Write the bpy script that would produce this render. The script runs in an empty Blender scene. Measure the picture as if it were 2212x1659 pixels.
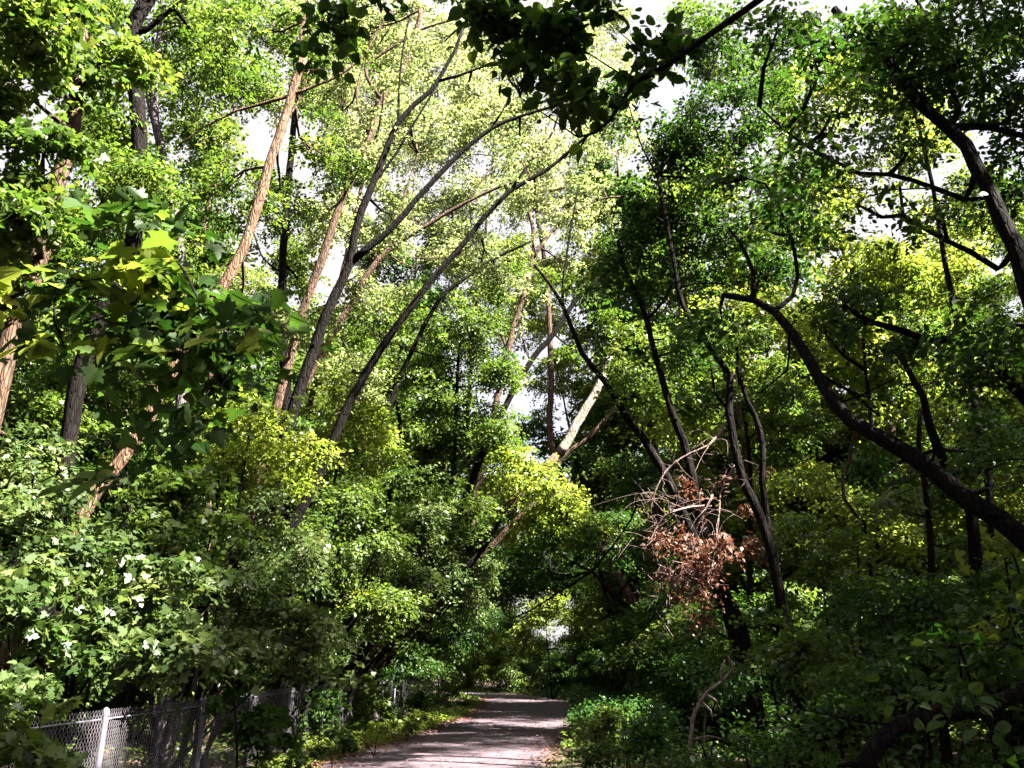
import bpy, math, random
import numpy as np
from mathutils import Vector

random.seed(7)
rng = np.random.default_rng(11)
sc = bpy.context.scene
COL = sc.collection

# ------------------------------------------------------------------ camera
F = 1770.0; CX, CY = 1106.0, 829.5; EYE = 1.6
PITCH = math.radians(19.07)
cp, sp = math.cos(PITCH), math.sin(PITCH)

def ray(px, py):
    x = (px - CX) / F; z = (CY - py) / F
    return np.array([x, cp - z * sp, sp + z * cp])

def P(px, py, Y):
    d = ray(px, py)
    return np.array([0, 0, EYE]) + d * (Y / d[1])

def G(px, py):
    d = ray(px, py)
    return np.array([0, 0, EYE]) + d * (EYE / -d[2])

cam_d = bpy.data.cameras.new('camera'); cam = bpy.data.objects.new('camera', cam_d); COL.objects.link(cam)
cam.location = (0, 0, EYE); cam.rotation_euler = (math.radians(90) + PITCH, 0, 0)
cam_d.sensor_width = 36; cam_d.lens = 36 * F / 2212; cam_d.clip_end = 2000; cam_d.clip_start = 0.05
sc.camera = cam

# ------------------------------------------------------------------ light
SUN_EL, SUN_AZ = math.radians(50), math.radians(112)     # azimuth clockwise from the view direction
world = bpy.data.worlds.new('World'); sc.world = world; world.use_nodes = True
nt = world.node_tree; nt.nodes.clear()
o_ = nt.nodes.new('ShaderNodeOutputWorld'); bg = nt.nodes.new('ShaderNodeBackground'); sky = nt.nodes.new('ShaderNodeTexSky')
sky.sky_type = 'NISHITA'; sky.sun_disc = False; sky.sun_elevation = SUN_EL; sky.sun_rotation = SUN_AZ
sky.air_density = 1.0; sky.dust_density = 4.0; sky.ozone_density = 1.0
bg.inputs['Strength'].default_value = 0.05
tc_ = nt.nodes.new('ShaderNodeTexCoord'); cn = nt.nodes.new('ShaderNodeTexNoise'); cn.inputs['Scale'].default_value = 2.2; cn.inputs['Detail'].default_value = 6
nt.links.new(tc_.outputs['Generated'], cn.inputs[0])
cr_ = nt.nodes.new('ShaderNodeValToRGB'); cr_.color_ramp.elements[0].position = .38; cr_.color_ramp.elements[0].color = (.6, .6, .6, 1)
cr_.color_ramp.elements[1].position = .6; cr_.color_ramp.elements[1].color = (.97, .97, .97, 1)
cm = nt.nodes.new('ShaderNodeMixRGB'); cm.inputs[2].default_value = (2.25, 2.1, 2.15, 1)          # thin bright cloud over the blue
nt.links.new(cn.outputs[0], cr_.inputs[0]); nt.links.new(cr_.outputs[0], cm.inputs[0]); nt.links.new(sky.outputs[0], cm.inputs[1])
nt.links.new(cm.outputs[0], bg.inputs[0]); nt.links.new(bg.outputs[0], o_.inputs[0])
sd = bpy.data.lights.new('sun', 'SUN'); sd.energy = 5.0; sd.angle = math.radians(0.5); sd.color = (1, .95, .86)
so = bpy.data.objects.new('sun', sd); COL.objects.link(so)
sdir = Vector((math.sin(SUN_AZ) * math.cos(SUN_EL), math.cos(SUN_AZ) * math.cos(SUN_EL), math.sin(SUN_EL)))
so.rotation_euler = (-sdir).to_track_quat('-Z', 'Y').to_euler(); so.location = (20, 5, 40)
sc.view_settings.view_transform = 'Standard'; sc.view_settings.look = 'None'
sc.view_settings.exposure = 3.4; sc.view_settings.gamma = 1
sc.render.engine = 'CYCLES'
cy = sc.cycles
cy.max_bounces = 5; cy.diffuse_bounces = 0; cy.glossy_bounces = 2; cy.transmission_bounces = 3; cy.transparent_max_bounces = 4
cy.caustics_reflective = False; cy.caustics_refractive = False

# ------------------------------------------------------------------ materials
def new_mat(name):
    m = bpy.data.materials.new(name); m.use_nodes = True
    n = m.node_tree; n.nodes.clear()
    out = n.nodes.new('ShaderNodeOutputMaterial')
    return m, n, out

def ramp(n, stops):
    r = n.nodes.new('ShaderNodeValToRGB')
    e = r.color_ramp.elements
    while len(e) < len(stops): e.new(0.5)
    for i, (p, c) in enumerate(stops):
        e[i].position = p; e[i].color = (*c, 1)
    return r

def leaf_mat(name, cols, trans, tmix=0.42, rough=0.42, spec=0.34):
    m, n, out = new_mat(name)
    at = n.nodes.new('ShaderNodeAttribute'); at.attribute_name = 'tint'
    r = ramp(n, [(i / (len(cols) - 1), c) for i, c in enumerate(cols)])
    r2 = ramp(n, [(i / (len(trans) - 1), c) for i, c in enumerate(trans)])
    n.links.new(at.outputs['Fac'], r.inputs[0]); n.links.new(at.outputs['Fac'], r2.inputs[0])
    pb = n.nodes.new('ShaderNodeBsdfPrincipled'); pb.inputs['Roughness'].default_value = rough
    pb.inputs['Specular IOR Level'].default_value = spec
    # veins, only on the near leaves that carry leaf coordinates
    lv = n.nodes.new('ShaderNodeAttribute'); lv.attribute_name = 'luv'; sx = n.nodes.new('ShaderNodeSeparateXYZ'); n.links.new(lv.outputs['Vector'], sx.inputs[0])
    def mth(op, x, y=None, z=None):
        q = n.nodes.new('ShaderNodeMath'); q.operation = op
        for i, w in enumerate((x, y, z)):
            if w is None: continue
            if isinstance(w, (int, float)): q.inputs[i].default_value = w
            else: n.links.new(w, q.inputs[i])
        return q.outputs[0]
    av = mth('ABSOLUTE', sx.outputs[1])
    mid = mth('LESS_THAN', av, .016)
    side = mth('LESS_THAN', mth('FRACT', mth('MULTIPLY', mth('SUBTRACT', sx.outputs[0], mth('MULTIPLY', av, .9)), 6.5)), .13)
    vein = mth('MULTIPLY', mth('MAXIMUM', mid, mth('MULTIPLY', side, .6)), mth('GREATER_THAN', sx.outputs[0], .002))
    v1 = n.nodes.new('ShaderNodeMixRGB'); n.links.new(mth('MULTIPLY', vein, .5), v1.inputs[0]); n.links.new(r.outputs[0], v1.inputs[1]); v1.inputs[2].default_value = (*[min(1, c * 1.9) for c in cols[2]], 1)
    v2 = n.nodes.new('ShaderNodeMixRGB'); n.links.new(mth('MULTIPLY', vein, .6), v2.inputs[0]); n.links.new(r2.outputs[0], v2.inputs[1]); v2.inputs[2].default_value = (*[c * .5 for c in trans[1]], 1)
    n.links.new(v1.outputs[0], pb.inputs['Base Color'])
    tr = n.nodes.new('ShaderNodeBsdfTranslucent'); n.links.new(v2.outputs[0], tr.inputs['Color'])
    mx = n.nodes.new('ShaderNodeMixShader'); mx.inputs[0].default_value = tmix
    n.links.new(pb.outputs[0], mx.inputs[1]); n.links.new(tr.outputs[0], mx.inputs[2])
    n.links.new(mx.outputs[0], out.inputs[0])
    return m

M = {}
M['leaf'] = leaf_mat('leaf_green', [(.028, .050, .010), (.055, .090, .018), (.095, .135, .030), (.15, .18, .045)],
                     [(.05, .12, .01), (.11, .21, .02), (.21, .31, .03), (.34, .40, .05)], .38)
M['leaf_sunlit'] = leaf_mat('leaf_sunlit_yellow_green', [(.05, .085, .012), (.09, .13, .02), (.15, .19, .035), (.22, .24, .06)],
                            [(.13, .23, .02), (.24, .34, .03), (.38, .44, .05), (.50, .50, .08)], 0.48)  # lit copy of the green leaf: sunlight put into a brighter yellow
M['leaf_backlit'] = leaf_mat('leaf_backlit_pale', [(.06, .085, .025), (.11, .14, .05), (.17, .19, .08), (.24, .25, .13)],
                          [(.16, .23, .05), (.28, .35, .10), (.42, .46, .17), (.56, .56, .28)], 0.46)  # backlight on the upper centre leaves put into a paler colour
M['leaf_pale'] = leaf_mat('leaf_pale_highlight', [(.020, .044, .010), (.048, .080, .020), (.088, .122, .036), (.15, .175, .066)],
                          [(.06, .14, .02), (.13, .22, .04), (.22, .30, .06), (.30, .36, .08)], 0.32, 0.44, 0.4)  # sun glare on the left shrubs put into the palest leaf tints
M['leaf_shaded'] = leaf_mat('leaf_shaded_green', [(.010, .026, .006), (.020, .045, .010), (.036, .070, .016), (.07, .11, .025)],
                          [(.02, .07, .006), (.05, .13, .010), (.10, .20, .02), (.20, .30, .03)], 0.34, 0.5, .2)  # shaded copy of the green leaf: shade put into a darker colour
M['leaf_teal'] = leaf_mat('herb_green', [(.018, .05, .010), (.03, .08, .016), (.05, .11, .025), (.09, .15, .04)],
                          [(.04, .13, .015), (.07, .19, .025), (.11, .25, .035), (.2, .34, .05)], 0.36)
M['leaf_dead'] = leaf_mat('dead_leaf', [(.055, .027, .02), (.11, .056, .042), (.18, .10, .078), (.28, .18, .145)],
                          [(.16, .05, .02), (.25, .08, .03), (.30, .12, .05), (.34, .18, .08)], 0.25, .6, .3)

def bark_mat(name, cols, scale=1.0, bump=.5, moss=None):
    dull = .08 if name == 'bark_shaded' else .25
    m, n, out = new_mat(name)
    tc = n.nodes.new('ShaderNodeTexCoord'); mp = n.nodes.new('ShaderNodeMapping')
    mp.inputs['Scale'].default_value = (14 * scale, 14 * scale, 2.6 * scale)
    n.links.new(tc.outputs['Object'], mp.inputs[0])
    nz = n.nodes.new('ShaderNodeTexNoise'); nz.inputs['Scale'].default_value = 1.6; nz.inputs['Detail'].default_value = 7
    nz.inputs['Roughness'].default_value = .65
    n.links.new(mp.outputs[0], nz.inputs[0])
    vz = n.nodes.new('ShaderNodeTexVoronoi'); vz.feature = 'DISTANCE_TO_EDGE'; vz.inputs['Scale'].default_value = 1.5
    n.links.new(mp.outputs[0], vz.inputs[0])
    r = ramp(n, [(.3, cols[0]), (.5, cols[1]), (.72, cols[2])]); n.links.new(nz.outputs[0], r.inputs[0])
    cr = ramp(n, [(.0, (.35, .33, .3)), (.16, (1, 1, 1))]); n.links.new(vz.outputs[0], cr.inputs[0])
    mul = n.nodes.new('ShaderNodeMixRGB'); mul.blend_type = 'MULTIPLY'; mul.inputs[0].default_value = 1
    n.links.new(r.outputs[0], mul.inputs[1]); n.links.new(cr.outputs[0], mul.inputs[2])
    colour = mul.outputs[0]
    if moss:
        n2 = n.nodes.new('ShaderNodeTexNoise'); n2.inputs['Scale'].default_value = 2.5; n2.inputs['Detail'].default_value = 5
        n.links.new(tc.outputs['Object'], n2.inputs[0])
        r3 = ramp(n, [(.45, (0, 0, 0)), (.58, (1, 1, 1))]); n.links.new(n2.outputs[0], r3.inputs[0])
        mx = n.nodes.new('ShaderNodeMixRGB'); n.links.new(r3.outputs[0], mx.inputs[0])
        n.links.new(colour, mx.inputs[1]); mx.inputs[2].default_value = (*moss, 1); colour = mx.outputs[0]
    pb = n.nodes.new('ShaderNodeBsdfPrincipled'); pb.inputs['Roughness'].default_value = .9
    pb.inputs['Specular IOR Level'].default_value = dull
    n.links.new(colour, pb.inputs['Base Color'])
    add = n.nodes.new('ShaderNodeMath'); add.operation = 'ADD'
    n.links.new(nz.outputs[0], add.inputs[0]); n.links.new(cr.outputs[0], add.inputs[1])
    bp = n.nodes.new('ShaderNodeBump'); bp.inputs['Strength'].default_value = bump; bp.inputs['Distance'].default_value = .03
    n.links.new(add.outputs[0], bp.inputs['Height']); n.links.new(bp.outputs[0], pb.inputs['Normal'])
    n.links.new(pb.outputs[0], out.inputs[0])
    return m

M['bark_shaded'] = bark_mat('bark_shaded', [(.004, .0035, .0035), (.010, .008, .007), (.024, .018, .016)], 1, .8)  # canopy shade on the trunks put into a near-black bark colour
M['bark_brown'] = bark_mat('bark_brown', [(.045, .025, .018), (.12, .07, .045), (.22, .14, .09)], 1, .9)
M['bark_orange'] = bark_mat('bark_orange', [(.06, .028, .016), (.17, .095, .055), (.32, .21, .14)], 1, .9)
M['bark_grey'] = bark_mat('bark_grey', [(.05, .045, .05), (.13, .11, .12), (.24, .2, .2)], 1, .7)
M['bark_sunlit'] = bark_mat('bark_sunlit', [(.22, .17, .13), (.42, .35, .28), (.60, .52, .44)], .8, .5)  # strong sun on one trunk put into a whitish bark colour
M['bark_moss'] = bark_mat('bark_mossy', [(.05, .03, .022), (.14, .09, .06), (.26, .18, .12)], 1, .9, (.17, .14, .02))
M['dead_wood'] = bark_mat('dead_wood', [(.14, .09, .08), (.28, .19, .17), (.42, .32, .29)], 2, .3)

def simple(name, col, rough=.5, metal=0.0, var=.25, scale=20):
    m, n, out = new_mat(name)
    tc = n.nodes.new('ShaderNodeTexCoord'); nz = n.nodes.new('ShaderNodeTexNoise')
    nz.inputs['Scale'].default_value = scale; nz.inputs['Detail'].default_value = 5
    n.links.new(tc.outputs['Object'], nz.inputs[0])
    r = ramp(n, [(.3, tuple(c * (1 - var) for c in col)), (.7, tuple(min(1, c * (1 + var)) for c in col))])
    n.links.new(nz.outputs[0], r.inputs[0])
    pb = n.nodes.new('ShaderNodeBsdfPrincipled'); pb.inputs['Roughness'].default_value = rough
    pb.inputs['Metallic'].default_value = metal
    n.links.new(r.outputs[0], pb.inputs['Base Color']); n.links.new(pb.outputs[0], out.inputs[0])
    return m
M['galv'] = simple('galvanised_steel', (.20, .18, .20), .6, .25, .3, 30)
M['galv_post'] = simple('galvanised_post', (.18, .17, .21), .6, .2, .15, 12)

def road_mat():
    m, n, out = new_mat('worn_asphalt')
    tc = n.nodes.new('ShaderNodeTexCoord')
    a = n.nodes.new('ShaderNodeTexNoise'); a.inputs['Scale'].default_value = .7; a.inputs['Detail'].default_value = 6
    b = n.nodes.new('ShaderNodeTexNoise'); b.inputs['Scale'].default_value = 60; b.inputs['Detail'].default_value = 3
    for t in (a, b): n.links.new(tc.outputs['Object'], t.inputs[0])
    ra = ramp(n, [(.3, (.066, .046, .058)), (.7, (.115, .082, .100))]); n.links.new(a.outputs[0], ra.inputs[0])
    rb = ramp(n, [(.35, (.6, .6, .6)), (.65, (1.25, 1.25, 1.25))]); n.links.new(b.outputs[0], rb.inputs[0])
    mul = n.nodes.new('ShaderNodeMixRGB'); mul.blend_type = 'MULTIPLY'; mul.inputs[0].default_value = 1
    cv = n.nodes.new('ShaderNodeTexVoronoi'); cv.feature = 'DISTANCE_TO_EDGE'; cv.inputs['Scale'].default_value = .8       # cracks and darker patches
    wn = n.nodes.new('ShaderNodeTexNoise'); wn.inputs['Scale'].default_value = 1.7; wn.inputs['Detail'].default_value = 6
    wm = n.nodes.new('ShaderNodeMixRGB'); wm.blend_type = 'ADD'; wm.inputs[0].default_value = .9
    n.links.new(tc.outputs['Object'], wn.inputs[0]); n.links.new(tc.outputs['Object'], wm.inputs[1]); n.links.new(wn.outputs['Color'], wm.inputs[2]); n.links.new(wm.outputs[0], cv.inputs[0])
    rc = ramp(n, [(.0, (.35, .33, .33)), (.012, (1, 1, 1))]); n.links.new(cv.outputs[0], rc.inputs[0])
    rw_ = ramp(n, [(.42, (.68, .66, .66)), (.56, (1.05, 1.05, 1.05))]); n.links.new(wn.outputs[0], rw_.inputs[0])
    m2 = n.nodes.new('ShaderNodeMixRGB'); m2.blend_type = 'MULTIPLY'; m2.inputs[0].default_value = 1
    n.links.new(rc.outputs[0], m2.inputs[1]); n.links.new(rw_.outputs[0], m2.inputs[2])
    m3 = n.nodes.new('ShaderNodeMixRGB'); m3.blend_type = 'MULTIPLY'; m3.inputs[0].default_value = 1
    n.links.new(ra.outputs[0], m3.inputs[1]); n.links.new(m2.outputs[0], m3.inputs[2])
    n.links.new(m3.outputs[0], mul.inputs[1]); n.links.new(rb.outputs[0], mul.inputs[2])
    pb = n.nodes.new('ShaderNodeBsdfPrincipled'); pb.inputs['Roughness'].default_value = .9
    n.links.new(mul.outputs[0], pb.inputs['Base Color'])
    bp = n.nodes.new('ShaderNodeBump'); bp.inputs['Strength'].default_value = .5; bp.inputs['Distance'].default_value = .01
    n.links.new(b.outputs[0], bp.inputs['Height']); n.links.new(bp.outputs[0], pb.inputs['Normal'])
    n.links.new(pb.outputs[0], out.inputs[0]); return m
M['road'] = road_mat()

def ground_mat():
    m, n, out = new_mat('forest_soil')
    tc = n.nodes.new('ShaderNodeTexCoord')
    a = n.nodes.new('ShaderNodeTexNoise'); a.inputs['Scale'].default_value = .8; a.inputs['Detail'].default_value = 8
    b = n.nodes.new('ShaderNodeTexNoise'); b.inputs['Scale'].default_value = 14; b.inputs['Detail'].default_value = 6
    for t in (a, b): n.links.new(tc.outputs['Object'], t.inputs[0])
    ra = ramp(n, [(.35, (.035, .045, .015)), (.55, (.075, .045, .03)), (.75, (.13, .07, .045))]); n.links.new(a.outputs[0], ra.inputs[0])
    rb = ramp(n, [(.35, (.5, .5, .5)), (.7, (1.4, 1.3, 1.2))]); n.links.new(b.outputs[0], rb.inputs[0])
    mul = n.nodes.new('ShaderNodeMixRGB'); mul.blend_type = 'MULTIPLY'; mul.inputs[0].default_value = 1
    n.links.new(ra.outputs[0], mul.inputs[1]); n.links.new(rb.outputs[0], mul.inputs[2])
    pb = n.nodes.new('ShaderNodeBsdfPrincipled'); pb.inputs['Roughness'].default_value = .95
    n.links.new(mul.outputs[0], pb.inputs['Base Color'])
    bp = n.nodes.new('ShaderNodeBump'); bp.inputs['Strength'].default_value = .8; bp.inputs['Distance'].default_value = .05
    n.links.new(b.outputs[0], bp.inputs['Height']); n.links.new(bp.outputs[0], pb.inputs['Normal'])
    n.links.new(pb.outputs[0], out.inputs[0]); return m
M['ground'] = ground_mat()

# ------------------------------------------------------------------ mesh helpers
def mesh_np(name, verts, loops, sizes, mat, tint=None, smooth=False):
    me = bpy.data.meshes.new(name)
    verts = np.asarray(verts, np.float32).reshape(-1, 3); loops = np.asarray(loops, np.int32).ravel(); sizes = np.asarray(sizes, np.int32)
    me.vertices.add(len(verts)); me.vertices.foreach_set('co', verts.ravel())
    me.loops.add(len(loops)); me.loops.foreach_set('vertex_index', loops)
    me.polygons.add(len(sizes))
    st = np.concatenate([[0], np.cumsum(sizes)[:-1]]).astype(np.int32)
    me.polygons.foreach_set('loop_start', st)
    if smooth: me.polygons.foreach_set('use_smooth', np.ones(len(sizes), bool))
    me.update(calc_edges=True); me.validate()
    if tint is not None:
        a = me.attributes.new('tint', 'FLOAT', 'POINT'); a.data.foreach_set('value', np.asarray(tint, np.float32))
    me.materials.append(mat)
    return me

def obj(name, me, parent=None, loc=None):
    o = bpy.data.objects.new(name, me); COL.objects.link(o)
    if parent: o.parent = parent
    if loc is not None: o.location = loc
    return o

def tag(o, label=None, cat=None, group=None, kind=None):
    if label: o['label'] = label
    if cat: o['category'] = cat
    if group: o['group'] = group
    if kind: o['kind'] = kind
    return o

def empty(name, loc, label, cat, group=None):
    o = bpy.data.objects.new(name, None); COL.objects.link(o); o.location = loc
    o.empty_display_size = .2
    return tag(o, label, cat, group)

def smooth_path(pts, rad, step=.35):
    pts = [np.asarray(p, float) for p in pts]; n = len(pts)
    if n == 2:
        k = max(2, int(np.linalg.norm(pts[1] - pts[0]) / step))
        ts = np.linspace(0, 1, k + 1)
        return np.array([pts[0] * (1 - t) + pts[1] * t for t in ts]), np.array([rad[0] * (1 - t) + rad[1] * t for t in ts])
    out, ro = [], []
    for i in range(n - 1):
        p0 = pts[i - 1] if i else 2 * pts[0] - pts[1]; p1, p2 = pts[i], pts[i + 1]
        p3 = pts[i + 2] if i + 2 < n else 2 * pts[-1] - pts[-2]
        k = max(1, min(12, int(np.linalg.norm(p2 - p1) / step)))
        for j in range(k):
            t = j / k
            out.append(.5 * ((2 * p1) + (-p0 + p2) * t + (2 * p0 - 5 * p1 + 4 * p2 - p3) * t * t + (-p0 + 3 * p1 - 3 * p2 + p3) * t ** 3))
            ro.append(rad[i] * (1 - t) + rad[i + 1] * t)
    out.append(pts[-1]); ro.append(rad[-1])
    return np.array(out), np.array(ro)

class Tubes:
    def __init__(s): s.v = []; s.f = []; s.n = 0
    def add(s, path, rad, sides=8, rough=.0, wob=.0):
        path = np.asarray(path, float); rad = np.asarray(rad, float); m = len(path)
        if m < 2: return
        if wob:
            w = rng.normal(0, 1, (m, 3)) * wob * rad[:, None]; w[0] = 0; path = path + w
        tg = np.gradient(path, axis=0); tg /= (np.linalg.norm(tg, axis=1, keepdims=True) + 1e-9)
        ref = np.array([0, 1, 0.]) if abs(tg[0][1]) < .8 else np.array([1., 0, 0])
        u = np.cross(tg, ref); u /= (np.linalg.norm(u, axis=1, keepdims=True) + 1e-9); w = np.cross(tg, u)
        a = np.linspace(0, 2 * math.pi, sides, endpoint=False)
        rr = rad[:, None] * np.ones(sides)[None]
        if rough:
            ridge = rng.normal(0, 1, sides)[None] * .6 + rng.normal(0, 1, (m, sides)) * .5
            rr = rr * (1 + rough * ridge)
        V = path[:, None] + rr[..., None] * (np.cos(a)[None, :, None] * u[:, None] + np.sin(a)[None, :, None] * w[:, None])
        s.v.append(V.reshape(-1, 3))
        i = np.arange(m - 1)[:, None] * sides; j = np.arange(sides)[None]; j2 = (j + 1) % sides
        q = np.stack([i + j, i + j2, i + sides + j2, i + sides + j], -1).reshape(-1, 4) + s.n
        s.f.append(q)
        s.n += m * sides
        s.v.append(path[[0, -1]])                                   # end caps
        c0, c1 = s.n, s.n + 1; b = s.n - m * sides; e = s.n - sides; j = np.arange(sides); j2 = (j + 1) % sides
        s.f.append(np.stack([c0 + 0 * j, b + j2, b + j, b + j], -1)[:, :3]); s.f.append(np.stack([c1 + 0 * j, e + j, e + j2], -1))
        s.n += 2
    def build(s, name, mat, parent=None, origin=(0, 0, 0), smooth=True):
        if not s.v: return None
        V = np.concatenate(s.v) - np.asarray(origin)
        loops = np.concatenate([q.ravel() for q in s.f]); sizes = np.concatenate([np.full(len(q), q.shape[1]) for q in s.f])
        return obj(name, mesh_np(name, V, loops, sizes, mat, None, smooth), parent)

SIMPLE = np.array([[0, 0, 0], [.45, .30, .09], [1, 0, -.12], [.45, -.30, .09]])
HEX = np.array([[0, 0, 0], [.28, .24, .05], [.62, .27, .07], [1, 0, -.12], [.62, -.27, .07], [.28, -.24, .05]])
LOBED = np.array([[0, 0, 0], [.06, .22, .03], [-.04, .40, .02], [.22, .38, .05], [.30, .62, 0], [.48, .40, .04], [.52, .22, .03], [.74, .28, .02],
                  [1.08, 0, -.12], [.74, -.28, .02], [.52, -.22, .03], [.48, -.40, .04], [.30, -.62, 0], [.22, -.38, .05], [-.04, -.40, .02], [.06, -.22, .03]])
OVATE = np.array([[0, 0, 0], [.10, .20, .03], [.30, .34, .06], [.45, .30, .06], [.60, .32, .05], [.78, .16, .02], [1.05, 0, -.14],
                  [.78, -.16, .02], [.60, -.32, .05], [.45, -.30, .06], [.30, -.34, .06], [.10, -.20, .03]])
def half(o): return np.array(o + [(x, -y, z) for x, y, z in o[1:-1][::-1]])
MAPLE = half([(0, 0, -.02), (.02, .12, .03), (-.10, .30, .03), (-.02, .34, .05), (.03, .50, .03), (.12, .44, .06), (.22, .40, .07), (.30, .60, .02), (.38, .57, .03), (.47, .66, -.02),
              (.50, .46, .05), (.55, .30, .06), (.60, .20, .05), (.72, .27, .03), (.78, .20, .03), (.90, .18, 0), (1.08, 0, -.14)])
BROAD = half([(0, 0, -.02), (.03, .14, .03), (.12, .27, .06), (.25, .35, .08), (.40, .37, .08), (.50, .32, .07), (.56, .34, .06), (.68, .24, .04), (.74, .24, .03), (.86, .10, -.03), (1.05, 0, -.15)])
SHAPES = {'m': MAPLE, 'b': BROAD, 's': SIMPLE, 'h': HEX, 'l': LOBED, 'o': OVATE}

def unit(a): return a / (np.linalg.norm(a, axis=-1, keepdims=True) + 1e-9)

def leaf_mesh(name, pos, dirs, nrm, size, tint, shape, mat):
    """one small folded polygon for each leaf"""
    S = SHAPES[shape]; k = len(S); n = len(pos)
    dirs = unit(dirs); side = unit(np.cross(nrm, dirs)); nn = np.cross(dirs, side)
    V = pos[:, None] + size[:, None, None] * (S[None, :, 0:1] * dirs[:, None] + S[None, :, 1:2] * side[:, None] + S[None, :, 2:3] * nn[:, None])
    if shape in 'mb':                                                # two halves folded along the midrib
        h = k // 2; f = np.concatenate([np.arange(h + 1), [0], np.arange(h, k)])
        L = (np.arange(n)[:, None] * k + f[None]).ravel()
        me = mesh_np(name, V.reshape(-1, 3), L, np.tile([h + 1, k - h + 1], n), mat, np.repeat(tint, k))
        at = me.attributes.new('luv', 'FLOAT_VECTOR', 'POINT'); at.data.foreach_set('vector', np.tile((S + [.004, 0, 0]) * [1, 1, 0], (n, 1)).astype(np.float32).ravel())
        return me
    return mesh_np(name, V.reshape(-1, 3), np.arange(n * k), np.full(n, k), mat, np.repeat(tint, k))

def cnoise(p, f, seed):
    r = np.random.default_rng(seed); v = 0
    for i in range(5):
        k = r.normal(0, f, 3); v = v + np.sin(p @ k + r.uniform(0, 6.28))
    return v / 2.2

def sprays(c, R, n, ls, per=44, spread=.38, jit=.62, hollow=.50, flat=.13, gap=.12, droop=.3):
    """leaf positions, directions, normals, sizes, tints, spray centres of one foliage mass"""
    ns = max(1, int(n / per))
    nsub = int(min(14, max(3, ns / 5)))                              # irregular sub-masses break up the outline
    sc_ = unit(rng.normal(0, 1, (nsub, 3))) * (rng.uniform(0, 1, (nsub, 1)) ** .45) * .95
    sr = rng.uniform(.22, .50, nsub) * (1.0 if nsub > 4 else 1.3); st_ = rng.normal(0, .09, nsub)
    ks = rng.choice(nsub, int(ns * 2.6) + 4, p=sr ** 2 / np.sum(sr ** 2))
    d0 = unit(rng.normal(0, 1, (len(ks), 3))); q = sc_[ks] + d0 * (rng.uniform(0, 1, len(ks)) ** hollow * sr[ks])[:, None]
    d = unit(q + d0 * .6); ts = st_[ks]
    if gap is not None:
        keep = cnoise(q * R + c, 2.2 / max(.6, np.mean(R)) + .9, int(abs(c[0] * 77 + c[1] * 13)) + 3) > gap - .35
        q = q[keep]; d = d[keep]; ts = ts[keep]
    q = q[:ns]; d = d[:ns]; ts = ts[:ns]; ns = len(q)
    if ns == 0: return None
    cc = c + q * R
    up = np.array([0, 0, 1.])
    sn = unit(up + d * .40 + rng.normal(0, .22, (ns, 3)))            # each spray's own plane
    out = unit(d * [1, 1, .3] + rng.normal(0, .5, (ns, 3)))
    m = rng.poisson(per, ns) + 2
    idx = np.repeat(np.arange(ns), m); N = len(idx)
    a = rng.uniform(0, 6.283, N); rr = spread * np.sqrt(rng.uniform(0, 1, N)) * rng.uniform(.6, 1.3, ns)[idx]
    t1 = unit(np.cross(sn, out + 1e-3))[idx]; t2 = np.cross(t1, sn[idx])   # t2 runs outward along the twig
    el = rng.uniform(.9, 1.9, ns)[idx]; wd = .75 / el                # sprays are elongated along their twig
    pos = cc[idx] + t2 * (np.cos(a) * rr * el)[:, None] + t1 * (np.sin(a) * rr * wd)[:, None] + sn[idx] * rng.normal(0, spread * flat, N)[:, None]
    pos[:, 2] -= droop * rr ** 2 / spread
    nr = unit(sn[idx] + rng.normal(0, jit, (N, 3)))
    dr = t1 * (np.sign(np.sin(a)) * .8)[:, None] + t2 * .7 + out[idx] * .2 + rng.normal(0, .35, (N, 3)) - [0, 0, droop]
    dr = dr - nr * np.sum(dr * nr, 1, keepdims=True)
    size = ls * rng.uniform(.5, 1.4, N)
    tint = np.clip(.45 + (ts + rng.normal(0, .13, ns))[idx] + rng.normal(0, .15, N), 0, 1)
    return pos, dr, nr, size, tint, cc

# ------------------------------------------------------------------ trees and shrubs
LM = 1.4
def clump_world(cl, Ydef):
    x, y, rx, ry = cl[:4]
    Y = cl[4] if len(cl) > 4 and cl[4] else Ydef
    L = cl[5] if len(cl) > 5 else 1.25
    c = P(x, y, Y); d = ray(x, y); s = Y / d[1] / F
    R = np.array([rx * s, .8 * (rx + ry) * s * .75, ry * s])
    return c, R, L

def crown(name, clumps, Y, ls, mat, parent, base, shape='s', **kw):
    if ls < .12 and name != 'leaves': ls *= 1.2 if name == 'crown' else 1.08
    A = []; cs = []
    for cl in clumps:
        c, R, L = clump_world(cl, Y)
        n = LM * L * math.pi * R[0] * R[2] / (.19 * ls * ls)
        r = sprays(c, R, n, ls, **kw)
        if r is None: continue
        keep = r[0][:, 2] > .05
        A.append([a[keep] for a in r[:5]]); cs.append((c, R, r[5]))
    if not A: return None, cs
    cat = [np.concatenate([a[i] for a in A]) for i in range(5)]
    cat[0] = cat[0] - base
    return obj(name, leaf_mesh(name, *cat, shape, M[mat]), parent), cs

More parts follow.
